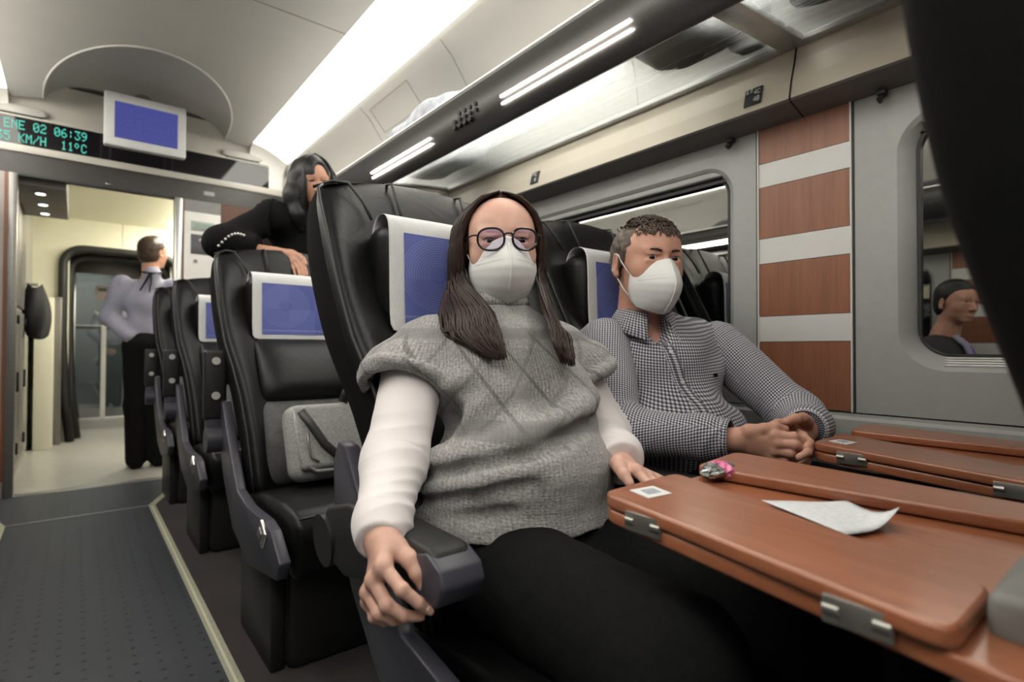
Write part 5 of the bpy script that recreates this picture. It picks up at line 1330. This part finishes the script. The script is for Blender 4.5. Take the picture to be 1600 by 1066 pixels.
HV.chain(fallR[:3], (.013, .010, .004), .02); HV.chain(fallL[:3], (.011, .009, .004), .018)
HV.chain([(0, -.08, .02), (-.03, -.07, -.08), wl((.655, .955, .985))], (.06, .055, .04), .03)
cap_m = HV.mesh(2)
top = (.004, -.01, .130)
def gd(s, off, fr):
    o = np.array([0, fr, 0]); k = .0
    base = [top, (s * .040, .035 + fr * .6, .108), (s * .074, .040 + fr * .6, .050)]
    return base
gR1 = [LW(HT, HR, q) for q in [(-.004, .036, .104), (-.042, .056, .086), (-.073, .046, .045), (-.083, .040, -.02), (-.080, .046, -.075)]] + [np.array(q) for q in ((.610, .830, 1.005), (.604, .800, .968), (.602, .782, .942), (.600, .770, .916))]
gR2 = [LW(HT, HR, q) for q in [(-.004, -.04, .110), (-.062, -.025, .084), (-.092, -.012, .040), (-.102, -.002, -.03), (-.108, .0, -.09)]] + [np.array(q) for q in ((.576, .880, 1.00), (.560, .852, .962), (.565, .824, .938), (.584, .792, .914))]
gL1 = [LW(HT, HR, q) for q in [(.004, .036, .104), (.042, .056, .086), (.071, .046, .045), (.078, .040, -.02), (.074, .044, -.07)]] + [np.array(q) for q in ((.712, .783, 1.01), (.696, .750, .970), (.690, .732, .938), (.696, .722, .910))]
gL2 = [LW(HT, HR, q) for q in [(.004, -.04, .110), (.062, -.025, .084), (.089, -.012, .040), (.094, .0, -.03), (.096, .002, -.09)]] + [np.array(q) for q in ((.766, .815, .99), (.760, .775, .955), (.745, .745, .925), (.728, .726, .902))]
gB1 = [LW(HT, HR, q) for q in [(0, -.05, .110), (-.05, -.085, .08), (-.088, -.06, .02), (-.098, -.04, -.06)]] + [np.array(q) for q in ((.560, .93, .99), (.545, .915, .965))]
for g_ in (gR1, gR2, gL1, gL2):
    for i_ in range(4): g_[i_] = HT + (g_[i_] - HT) * 1.045
lk = strands([(gR1, gR2)] * 5 + [(gL1, gL2)] * 4 + [(gR2, gB1 + gB1[-1:] * 3)], 1250, .0026, 7, .0034, 10, (.7, 1, 1, 1, .8, .12))
add_hair('hair', pw, HAIR_W, cap_m, lk)

# ================================================================== the man in the checked shirt
pm = empty('person', (1.29, .80, .47), 'man with short brown hair and white mask in a navy and white checked shirt', 'person')
MR = yaw_frame(24, -2, -1); MT = np.array([1.159, .835, 1.163]) - MR[:, 1] * .082
TM = yaw_frame(26); TO = np.array([1.275, .935, .60])
mR = [np.array(q) for q in ((1.110, 1.000, .945), (.985, .845, .735), (1.080, .622, .738))]
mL = [np.array(q) for q in ((1.440, .845, .940), (1.462, .640, .752), (1.290, .548, .752))]
BM = Vol((.88, .15, .02), (1.58, 1.2, 1.12), .010); BM.frame(TO, TM); body_torso(BM, .19, False); BM.cap((-.035, .0, .35), TM.T @ (LW(MT, MR, (0, -.035, -.12)) - TO), .055, .054, .03); BM.frame()
BM.chain(mR, (.045, .040, .026), .03); BM.chain(mL, (.045, .040, .026), .03)
legs_m = [[(1.20, .78, .565), (1.17, .36, .56), (1.17, .36, .12)], [(1.40, .78, .565), (1.42, .36, .56), (1.42, .36, .12)]]
for l in legs_m: BM.chain(l, (.09, .066, .048), .03)
hm = dict(wr=(1.089, .603, .741), mcp=[(1.113, .532, .756), (1.112, .526, .742), (1.114, .531, .726), (1.118, .542, .713)],
          fingers=[[(1.126, .500, .756), (1.142, .489, .746), (1.154, .486, .735)], [(1.120, .496, .741), (1.138, .489, .730), (1.149, .492, .718)], [(1.119, .503, .724), (1.135, .497, .713), (1.147, .499, .703)], [(1.125, .517, .708), (1.136, .509, .699), (1.148, .511, .692)]],
          thumb=[(1.094, .576, .760), (1.106, .550, .768), (1.121, .534, .772), (1.136, .522, .768)], forearm=(1.070, .660, .740), fr=.0092)
hml = dict(wr=(1.278, .541, .750), mcp=[(1.216, .548, .770), (1.208, .534, .757), (1.204, .524, .743), (1.202, .522, .729)],
           fingers=[[(1.172, .535, .778), (1.142, .541, .778), (1.122, .549, .773)], [(1.176, .505, .752), (1.150, .480, .744), (1.128, .476, .738)], [(1.160, .482, .736), (1.122, .472, .729), (1.098, .478, .722)], [(1.168, .488, .718), (1.134, .478, .710), (1.112, .484, .704)]],
           thumb=[(1.250, .530, .772), (1.212, .520, .785), (1.180, .520, .786), (1.155, .526, .782)], forearm=(1.33, .556, .750), fr=.0090)
P, F = merge(BM.mesh(2), head_mesh(MT, MR, 1.03, male=True, eye_h=.0056), hand_mesh(**hm), hand_mesh(**hml))
np_mesh('body', P, F, SK_M, pm)
eyes(pm, MT, MR, 1.03, (-14, -6)); lashes(pm, MT, MR, HAIR_W, 1.03, .0056, .0011); brows(pm, MT, MR, HAIR_W, 1.03, .0036, .0165, .0045); mask(pm, MT, MR, 1.03, ear=(.086, -.006), dz=-.009)
# short hair
HV = Vol((.98, .70, 1.06), (1.34, 1.10, 1.33), .003); HV.frame(MT, MR, 1.03)
HV.ell((0, -.014, .028), (.0850, .104, .084), .008); HV.ell((0, -.045, -.01), (.074, .068, .075), .02)
for s in (-1, 1): HV.cap((s * .078, .018, .03), (s * .080, .012, -.012), .0075, .006, .01, flat=((1, 0, 0), .6))
HV.ell((0, .108, -.008), (.074, .066, .052), .008, op='-'); HV.cap((-.13, .105, -.055), (.13, .105, -.055), .085, .085, .008, op='-')
for s in (-1, 1): HV.ell((s * .098, -.016, -.018), (.026, .026, .032), .006, op='-')
HV.plane((0, 0, -.075), (0, 0, -1)); P, F = HV.mesh(1); N = normals(P, F); P += N * (.0016 * fbm(P, 260, 4, 2))[:, None]
rnd = random.Random(9); gs = []
def tuft(u, v, ln):
    a = LW(MT, MR, (.082 * math.cos(v) * math.sin(u), -.012 + .100 * math.cos(v) * math.cos(u), .034 + .080 * math.sin(v)), 1.03)
    n = MR @ np.array([math.cos(v) * math.sin(u), math.cos(v) * math.cos(u), math.sin(v)]); d = MR @ np.array([rnd.gauss(0, .35), .75 + rnd.gauss(0, .3), .15]); d = d - n * (d @ n) * .7
    return [a - n * .004, a + n * .004 + d * ln * .35, a + n * .006 + d * ln * .8, a + n * .004 + d * ln * 1.1]
for i in range(420):
    v = rnd.uniform(.62, 1.5); u = rnd.uniform(-1.25, 1.25) if i % 3 else rnd.uniform(-3.1, 3.1); g = tuft(u, v, .018); gs.append((g, g))
Vs = [strands([g], 1, .0019, i, .0012, 3, (1, 1, .8, .2)) for i, g in enumerate(gs)]
off = 0; LVv, LF, LA = [], [], []
for i, (a, b, c) in enumerate(Vs): LVv.append(a); LF.append(b + off); LA.append(c + np.array([i * 3.1, 0, 0])); off += len(a)
for i in range(200):
    v = rnd.uniform(.30, .72); u = rnd.uniform(-.85, .85); g = tuft(u, v, .012); q = MR @ np.array([rnd.gauss(0, .004), .004, -.010]); g = [g[0], g[1], g[2] + q * .5, g[3] + q]; o_ = strands([(g, g)], 1, .0018, 900 + i, .001, 3, (1, 1, .8, .2)); LVv.append(o_[0]); LF.append(o_[1] + off); LA.append(o_[2] + np.array([i * 5.3, 0, 0])); off += len(o_[0])
add_hair('hair', pm, HAIR_M, (P, F), (np.concatenate(LVv), np.concatenate(LF), np.concatenate(LA)))
# checked shirt: trunk, two sleeves, collar, placket
SV = Vol((.95, .45, .57), (1.60, 1.15, 1.08), .0042); SV.frame(TO, TM)
SV.ell((0, .05, .03), (.195, .165, .11), .05); SV.ell((0, .108, .11), (.180, .158, .125), .05); SV.ell((0, .03, .26), (.178, .125, .155), .05)
SV.cap((-.178, .0, .338), (.178, .0, .338), .058, .058, .05); SV.cap((0, -.005, .35), (-.045, .016, .395), .082, .066, .04); SV.cap((-.10, 0, .36), (.10, 0, .36), .055, .055, .03)
for s in (-1, 1): SV.ell((s * .185, .0, .325), (.062, .064, .064), .03)
SV.ell((-.052, .112, .415), (.032, .075, .075), .008, op='-'); SV.plane((0, 0, -.02), (0, 0, -1))
P, F = SV.mesh(3); N = normals(P, F); Lc = (P - TO) @ TM
fold = .0035 * np.sin(55 * (Lc[:, 2] * 1.0 + .55 * np.abs(Lc[:, 0])) + 4 * fbm(P, 9, 5, 1)) * np.clip((.24 - Lc[:, 2]) / .1, 0, 1) + .0035 * np.sin(48 * (Lc[:, 2] - .8 * Lc[:, 0]) + 3 * fbm(P, 8, 15, 1)) * np.clip((Lc[:, 0] + .02) / .1, -.3, 1) * np.clip((Lc[:, 2] - .12) / .1, 0, 1)
P = P + N * (fold + .005 * fbm(P, 20, 6, 3))[:, None]; Lc = (P - TO) @ TM; ang = np.arctan2(Lc[:, 0], Lc[:, 1] + .06)
pat = np.stack([ang * .195 + .012 * fbm(P, 12, 3, 1), Lc[:, 2] + .25 * Lc[:, 1] + .012 * fbm(P, 12, 9, 1), 0 * ang], 1)
shirt = np_mesh('checked_shirt', P, F, GING, pm, {'pat': pat})
def shm(V): V.ell((1.118, .995, .930), (.070, .070, .072), .03)
P, F, pat = sleeve_mesh([(1.122, .995, .945), (.985, .848, .738), (1.063, .668, .741), (1.083, .622, .741)], (.072, .062, .044, .040), .0034, .035, wr=.0034, seed=3, extra=shm)
np_mesh('checked_sleeve', P, F, GING, pm, {'pat': pat})
P, F, pat = sleeve_mesh([(1.430, .848, .945), (1.462, .642, .755), (1.325, .556, .754), (1.293, .548, .753)], (.070, .062, .044, .040), .0036, .035, wr=.0036, seed=6)
np_mesh('checked_sleeve', P, F, GING, pm, {'pat': pat})
def cuff(c, d, r, L):
    c, d = np.array(c), np.array(d, float); d /= np.linalg.norm(d); u = np.cross(d, (0, 0, 1)); u /= np.linalg.norm(u); w = np.cross(d, u); b = MB(); P, A = [], []
    rows = [(-L, r * 1.0), (-L + .002, r * 1.06), (0, r * 1.02), (.002, r * .97), (-.004, r * .92)]
    for t, q in rows: P.append([c + d * t + (u * math.cos(a) + w * math.sin(a)) * q for a in [2 * math.pi * i / 40 for i in range(41)]])
    V = np.array(P).reshape(-1, 3); A = np.array([[2 * math.pi * i / 40 * r, t, 0] for t, q in rows for i in range(41)])
    F = np.array([(j * 41 + i, j * 41 + i + 1, (j + 1) * 41 + i + 1, (j + 1) * 41 + i) for j in range(len(rows) - 1) for i in range(40)])
    return np_mesh('cuff', V, F, GING, pm, {'pat': A})
cuff((1.086, .615, .741), (.30, -.95, 0), .0415, .058); cuff((1.288, .547, .753), (-.97, -.24, 0), .0415, .058)
# collar leaves with a dark inside, open at the throat
CC = TO + TM @ np.array([-.052, .024, .414])
COLL = speck('dark_collar_lining', (.035, .036, .042), (.05, .05, .06), .9, 120, .2)
for s in (-1, 1):
    V, A = [], []; n = 22
    for j, (rr_, dz, ext) in enumerate(((.068, -.004, 0), (.064, .034, 0), (.070, .037, 0), (.086, .012, .35), (.104, -.018, 1.0))):
        for i in range(n):
            f = i / (n - 1); a = math.pi * (1 - f * (.90 - .04 * (j > 2))); sag = .030 * f ** 2
            fo = (.016 * ext * max(0, (f - .75) / .25))
            q = np.array([s * rr_ * math.sin(a) * (1 if f < .8 else 1), math.cos(a) * (rr_ + fo), dz - sag - (.016 * ext * max(0, (f - .7) / .3))])
            V.append(CC + TM @ q); A.append((a * .075, dz * 1.2, 0))
    F = np.array([(j * n + i, j * n + i + 1, (j + 1) * n + i + 1, (j + 1) * n + i) for j in range(4) for i in range(n - 1)])
    o = np_mesh('shirt_collar', np.array(V), F, GING, pm, {'pat': np.array(A)}); md = o.modifiers.new('t', 'SOLIDIFY'); md.thickness = .003
# placket, buttons and a tiny chest emblem follow the shirt front
def on_shirt(x, z, lift=.002):
    for y in np.arange(.36, 0, -.0015):
        w_ = SV.w((x, y, z)); ii = tuple(min(len(SV.ax[q]) - 1, int(np.searchsorted(SV.ax[q], w_[q]))) for q in range(3))
        if SV.d[ii] < 0: return TO + TM @ np.array([x, y + lift, z])
    return TO + TM @ np.array([x, .1, z])
Vp, Ap = [], []
for j in range(40):
    z = .345 - .30 * j / 39
    for i in range(4): Vp.append(on_shirt(-.010 - .035 * max(0, (z - .2) / .14) + (-.016, -.0145, .0145, .016)[i], z, (-.002, .0055, .0055, -.002)[i])); Ap.append((i * .009, z, 0))
np_mesh('placket', relax(np.array(Vp), np.array([(j * 4 + i, j * 4 + i + 1, j * 4 + i + 5, j * 4 + i + 4) for j in range(39) for i in range(3)]), 2), np.array([(j * 4 + i, j * 4 + i + 1, j * 4 + i + 5, j * 4 + i + 4) for j in range(39) for i in range(3)]), GING, pm, {'pat': np.array(Ap)})
for z in (.325, .25, .175, .10):
    c = on_shirt(-.010 - .035 * max(0, (z - .2) / .14), z, .005); q = MB(); q.cyl(c, c + TM[:, 1] * .004, .0052, 12); q.build('shirt_button', MASKM, pm)
c = on_shirt(.085, .265, .003); q = MB(); q.box(c - .005, c + .005, .003); q.build('chest_emblem', BLACKC, pm)
LV = Vol((1.0, .12, .05), (1.60, 1.0, .72), .009)
LV.ell((1.30, .80, .56), (.20, .17, .10), .04)
for l in legs_m: LV.chain(l, (.105, .085, .065), .04)
LV.plane((0, 0, .10), (0, 0, -1)); P, F = LV.mesh(2); np_mesh('trousers', P, F, TROU, pm)
for l in legs_m:
    b = MB(); q = l[2]; b.box((q[0] - .048, q[1] - .20, .0), (q[0] + .048, q[1] + .06, .085), .03, 4); b.build('shoe', BLACKC, pm, smooth=True)

# ================================================================== the black-haired woman leaning on the second seat
pb = empty('person', (.86, 2.72, .0), 'black-haired woman in a black top leaning over the empty seat with the backpack', 'person')
KR = yaw_frame(8, -8, 6); KT = np.array([.845, 2.47, 1.690]) - KR[:, 1] * .082
bR = [np.array(q) for q in ((.700, 2.600, 1.530), (.470, 2.560, 1.365), (.699, 2.418, 1.335))]
bL = [np.array(q) for q in ((1.03, 2.66, 1.50), (1.10, 2.70, 1.22), (.98, 2.62, 1.05))]
def standing(V, c, yaw, sh_z, lean=0.0, w=.17, r=1.0):
    Q = yaw_frame(yaw); V.frame((c[0], c[1], 0), Q)
    V.ell((0, 0, .92), (.155 * r, .115 * r, .13), .06); V.ell((0, .02 + lean * .4, 1.10), (.135 * r, .105 * r, .13), .06); V.ell((0, .0 + lean * .8, sh_z - .13), (.15 * r, .105 * r, .17), .06)
    V.cap((-w + .02, lean, sh_z), (w - .02, lean, sh_z), .052, .052, .05)
    V.frame()
BK = Vol((.42, 2.30, .02), (1.25, 2.98, 1.70), .012); standing(BK, (.865, 2.72), 4, 1.50, .06, .165, .9); BK.chain(bR, (.040, .034, .024), .03); BK.chain(bL, (.040, .034, .024), .03)
BK.cap((.86, 2.66, 1.50), LW(KT, KR, (0, -.03, -.10)), .05, .05, .03)
for x in (.78, .95): BK.chain([(x, 2.72, .88), (x, 2.72, .48), (x, 2.74, .06)], (.075, .055, .04), .03); BK.cap((x, 2.74, .04), (x, 2.60, .035), .04, .03)
hb = dict(wr=(.705, 2.405, 1.330), mcp=[(.730, 2.355, 1.315), (.722, 2.352, 1.303), (.714, 2.362, 1.296), (.706, 2.378, 1.292)],
          fingers=[[(.738, 2.318, 1.285), (.741, 2.298, 1.258), (.743, 2.285, 1.236)], [(.729, 2.316, 1.272), (.731, 2.298, 1.242), (.732, 2.286, 1.218)], [(.719, 2.325, 1.266), (.719, 2.306, 1.240), (.720, 2.294, 1.220)], [(.708, 2.345, 1.266), (.707, 2.328, 1.246), (.708, 2.318, 1.230)]],
          thumb=[(.716, 2.388, 1.333), (.731, 2.352, 1.322), (.739, 2.326, 1.305), (.744, 2.306, 1.284)], forearm=(.66, 2.435, 1.338), fr=.0076)
P, F = merge(BK.mesh(2), head_mesh(KT, KR, .98, h=.0026), hand_mesh(h=.0026, **hb)); np_mesh('body', P, F, SK_B, pb)
eyes(pb, KT, KR, .98, (0, -10)); brows(pb, KT, KR, HAIR_B, .98, .003, .018)
HV = Vol((.66, 2.34, 1.36), (1.04, 2.72, 1.88), .005); HV.frame(KT, KR, .98)
HV.ell((0, -.014, .036), (.094, .112, .100), .01); HV.chain([(-.078, .0, .03), (-.094, .008, -.06), (-.088, .02, -.15), (-.075, .02, -.21)], (.035, .045, .045, .02), .03); HV.chain([(.076, .0, .03), (.086, .008, -.06), (.08, .02, -.15), (.07, .02, -.19)], (.028, .034, .034, .015), .03); HV.ell((0, -.06, -.08), (.09, .065, .14), .04)
HV.ell((.028, .118, -.035), (.036, .075, .098), .010, op='-'); HV.ell((.016, .11, .055), (.022, .055, .030), .02, op='-')
k1 = [LW(KT, KR, q, .98) for q in ((.01, .02, .134), (-.035, .062, .105), (-.052, .080, .040), (-.052, .086, -.03), (-.062, .066, -.12), (-.06, .05, -.20))]
k2 = [LW(KT, KR, q, .98) for q in ((.01, -.06, .134), (-.075, -.04, .10), (-.103, -.02, .03), (-.128, -.01, -.06), (-.12, .0, -.15), (-.09, .01, -.22))]
k3 = [LW(KT, KR, q, .98) for q in ((.01, .02, .134), (.045, .060, .100), (.070, .056, .045), (.078, .046, -.04), (.075, .04, -.12), (.06, .04, -.18))]
k4 = [LW(KT, KR, q, .98) for q in ((.01, -.06, .134), (.075, -.04, .10), (.102, -.02, .03), (.112, -.01, -.06), (.10, .0, -.13), (.08, .01, -.19))]
add_hair('hair', pb, HAIR_B, HV.mesh(2), strands([(k1, k2), (k1, k2), (k3, k4)], 320, .0036, 3, .004, 8))
TV = Vol((.36, 2.28, .80), (1.30, 3.0, 1.66), .008); standing(TV, (.865, 2.72), 4, 1.50, .06, .175, 1.05); TV.chain(bL, (.062, .055, .045), .04)
TV.cap((.80, 2.68, 1.50), bR[0] + (.0, .0, .0), .085, .080, .05); TV.cap((.86, 2.70, 1.52), (.855, 2.64, 1.58), .075, .062, .04); TV.plane((.60, 2.475, 1.352), (.86, -.52, 0), .002) if False else None
TV.plane((0, 0, .86), (0, 0, -1)); P, F = TV.mesh(2); N = normals(P, F); P += N * (.004 * fbm(P, 30, 4, 2))[:, None]; top_b = np_mesh('black_top', P, F, BLACKC, pb)
P, F, pat = sleeve_mesh([bR[0] + (.07, .03, -.01), bR[0], bR[1] + (0, 0, .012), (.60, 2.475, 1.362)], (.070, .070, .060, .046), .006, .05, wr=.003, seed=4)
np_mesh('black_sleeve', P, F, BLACKC, pb)
for i in range(9):
    t = i / 8; c = np.array((.452, 2.492, 1.352)) * (1 - t) + np.array((.535, 2.440, 1.398)) * t + np.array((0, -.012, .022)) * math.sin(math.pi * t)
    q = MB(); q.sphere(tuple(c), .0055, 10); q.build('sleeve_pearl', M['white'], top_b, smooth=True)
LV = Vol((.66, 2.5, .04), (1.08, 2.92, 1.02), .012); LV.ell((.865, 2.72, .93), (.165, .125, .11), .04)
for x in (.78, .95): LV.chain([(x, 2.72, .90), (x, 2.72, .48), (x, 2.74, .08)], (.092, .07, .058), .04)
P, F = LV.mesh(2); np_mesh('trousers', P, F, BLACKC, pb)

# ================================================================== the attendant standing in the doorway
pa = empty('person', (.44, 5.12, 0), 'attendant in a pale lavender shirt and black apron ties seen from behind in the doorway', 'person')
AR = yaw_frame(228, 4, 0); AT = np.array([.470, 5.155, 1.690])
AC = (.44, 5.15); aq = 190
aL = [np.array(q) for q in ((.275, 5.14, 1.43), (.190, 5.20, 1.17), (.315, 5.10, 1.02))]
aR = [np.array(q) for q in ((.610, 5.11, 1.43), (.700, 5.12, 1.17), (.61, 5.02, 1.02))]
BA = Vol((.12, 4.80, .0), (.80, 5.50, 1.66), .012); standing(BA, AC, aq, 1.42, .02, .18, .95); BA.chain(aL, (.042, .036, .026), .03); BA.chain(aR, (.042, .036, .026), .03); BA.cap((.45, 5.14, 1.42), LW(AT, AR, (0, -.03, -.10)), .054, .054, .03)
for x in (.37, .52): BA.chain([(x, 5.14, .88), (x, 5.14, .48), (x, 5.13, .06)], (.08, .055, .042), .03)
for q in (aL[2], aR[2]): BA.ell(q + (0, 0, -.03), (.025, .035, .04), .02)
P, F = merge(BA.mesh(2), head_mesh(AT, AR, 1.02, h=.003, male=True)); np_mesh('body', P, F, SK_M, pa)
eyes(pa, AT, AR, 1.02); brows(pa, AT, AR, HAIR_A, 1.02)
HV = Vol((.32, 5.0, 1.56), (.64, 5.32, 1.85), .004); HV.frame(AT, AR, 1.02); HV.ell((0, -.016, .036), (.083, .104, .092), .008); HV.ell((0, -.045, -.02), (.076, .070, .08), .02); HV.ell((0, .03, .105), (.05, .06, .03), .02)
HV.ell((0, .112, .004), (.070, .066, .064), .010, op='-'); HV.cap((-.13, .105, -.055), (.13, .105, -.055), .088, .088, .008, op='-')
for s in (-1, 1): HV.ell((s * .095, -.010, -.014), (.024, .026, .032), .006, op='-')
HV.plane((0, 0, -.09), (0, 0, -1)); P, F = HV.mesh(1); N = normals(P, F); P += N * (.002 * fbm(P, 200, 4, 2))[:, None]; add_hair('hair', pa, HAIR_A, (P, F))
SHL = speck('pale_lavender_shirt', (.27, .27, .36), (.31, .31, .40), .8, 60, .1)
TV = Vol((.10, 4.80, .84), (.84, 5.50, 1.60), .008); standing(TV, AC, aq, 1.42, .02, .195, 1.08); TV.chain(aL, (.070, .060, .046), .04); TV.chain(aR, (.070, .060, .046), .04); TV.cap((.45, 5.14, 1.44), (.458, 5.13, 1.52), .075, .062, .04); TV.plane((0, 0, .98), (0, 0, -1))
P, F = TV.mesh(2); N = normals(P, F); P += N * (.008 * fbm(P, 26, 14, 2))[:, None]; np_mesh('lavender_shirt', P, F, SHL, pa)
LV = Vol((.24, 4.95, .02), (.68, 5.35, 1.08), .010); LV.ell((.44, 5.14, .96), (.165, .125, .11), .04)
for x in (.37, .52): LV.chain([(x, 5.14, .90), (x, 5.14, .48), (x, 5.13, .07)], (.095, .078, .068), .04)
P, F = LV.mesh(2); np_mesh('black_trousers', P, F, BLACKC, pa)
for x in (.37, .52):
    b = MB(); b.box((x - .045, 5.06, 0), (x + .045, 5.33, .085), .03, 4); b.build('shoe', BLACKC, pa, smooth=True)
b = MB(); yb = 5.045
b.tube([(.39, 5.10, 1.525), (.455, 5.055, 1.515), (.53, 5.10, 1.53)], .012, 8, ell=.5); b.tube([(.44, 5.058, 1.515), (.415, 5.035, 1.45), (.375, 5.025, 1.37)], [.010, .011, .007], 8, ell=.45); b.tube([(.452, 5.058, 1.515), (.448, 5.03, 1.44), (.436, 5.022, 1.36)], [.010, .011, .007], 8, ell=.45)
b.build('apron_ties', BLACKC, pa, smooth=True)

# ================================================================== the man in the dark suit across the aisle (seen in the window)
ps = empty('person', (-.60, .80, .47), 'man in a dark suit seated across the aisle, mirrored in the right window', 'person')
SR = yaw_frame(-32, -6, 0); ST = np.array([-.57, .83, 1.255]); SO = np.array([-.60, .93, .60]); SQ = yaw_frame(-8)
sR = [np.array(q) for q in ((-.78, .93, .93), (-.83, .82, .72), (-.70, .60, .70))]; sL = [np.array(q) for q in ((-.42, .93, .93), (-.36, .82, .72), (-.50, .60, .70))]
SO = SO + np.array((0, 0, .05)); BS = Vol((-.92, .10, .02), (-.25, 1.15, 1.2), .012); BS.frame(SO, SQ); body_torso(BS, .18); BS.frame(); BS.chain(sR, (.04, .036, .026), .03); BS.chain(sL, (.04, .036, .026), .03); BS.cap((-.60, .92, 1.0), LW(ST, SR, (0, -.03, -.1)), .054, .054, .03)
for x in (-.70, -.50): BS.chain([(x, .80, .57), (x, .38, .56), (x, .40, .08)], (.085, .06, .045), .03)
for q in (sR[2], sL[2]): BS.ell(q + (0, -.06, 0), (.04, .055, .02), .02)
P, F = merge(BS.mesh(2), head_mesh(ST, SR, 1.02, h=.003, male=True)); np_mesh('body', P, F, SK_M, ps); eyes(ps, ST, SR, 1.02); brows(ps, ST, SR, HAIR_B, 1.02)
HV = Vol((-.74, .68, 1.10), (-.40, 1.04, 1.42), .005); HV.frame(ST, SR, 1.02); HV.ell((0, -.016, .036), (.084, .105, .093), .008); HV.ell((0, -.045, -.02), (.076, .070, .08), .02); HV.ell((0, .112, .004), (.070, .066, .064), .010, op='-'); HV.cap((-.13, .105, -.055), (.13, .105, -.055), .088, .088, .008, op='-'); HV.plane((0, 0, -.08), (0, 0, -1)); add_hair('hair', ps, HAIR_B, HV.mesh(1))
TV = Vol((-.95, .45, .55), (-.25, 1.15, 1.15), .009); TV.frame(SO, SQ); TV.ell((0, .05, .03), (.19, .165, .10), .05); TV.ell((0, .09, .12), (.175, .145, .12), .05); TV.ell((0, .03, .26), (.18, .13, .16), .05); TV.cap((-.18, 0, .338), (.18, 0, .338), .062, .062, .05); TV.frame(); TV.chain(sR, (.072, .062, .046), .03); TV.chain(sL, (.072, .062, .046), .03)
P, F = TV.mesh(2); np_mesh('suit_jacket', P, F, speck('charcoal_suit', (.018, .018, .022), (.026, .026, .03), .8, 120, .2), ps)
b = MB(); b.tube([SO + SQ @ np.array(q) for q in ((.035, .10, .41), (.03, .15, .36), (.02, .175, .28), (.01, .24, .16))], [.03, .034, .03, .018], 10, ell=.5); b.build('shirt_front', SHL, ps, smooth=True)
b = MB(); b.tube([SO + SQ @ np.array(q) for q in ((.012, .125, .40), (.01, .17, .34), (.01, .198, .26), (.01, .262, .15))], [.010, .014, .018, .02], 8, ell=.5); b.build('necktie', speck('violet_tie', (.10, .06, .35), (.14, .09, .45), .6, 60), ps, smooth=True)
LV = Vol((-.85, .12, .05), (-.34, 1.0, .70), .010); LV.ell((-.60, .80, .56), (.18, .16, .09), .04)
for x in (-.70, -.50): LV.chain([(x, .80, .57), (x, .38, .56), (x, .40, .09)], (.10, .08, .06), .04)
P, F = LV.mesh(2); np_mesh('trousers', P, F, TROU, ps)
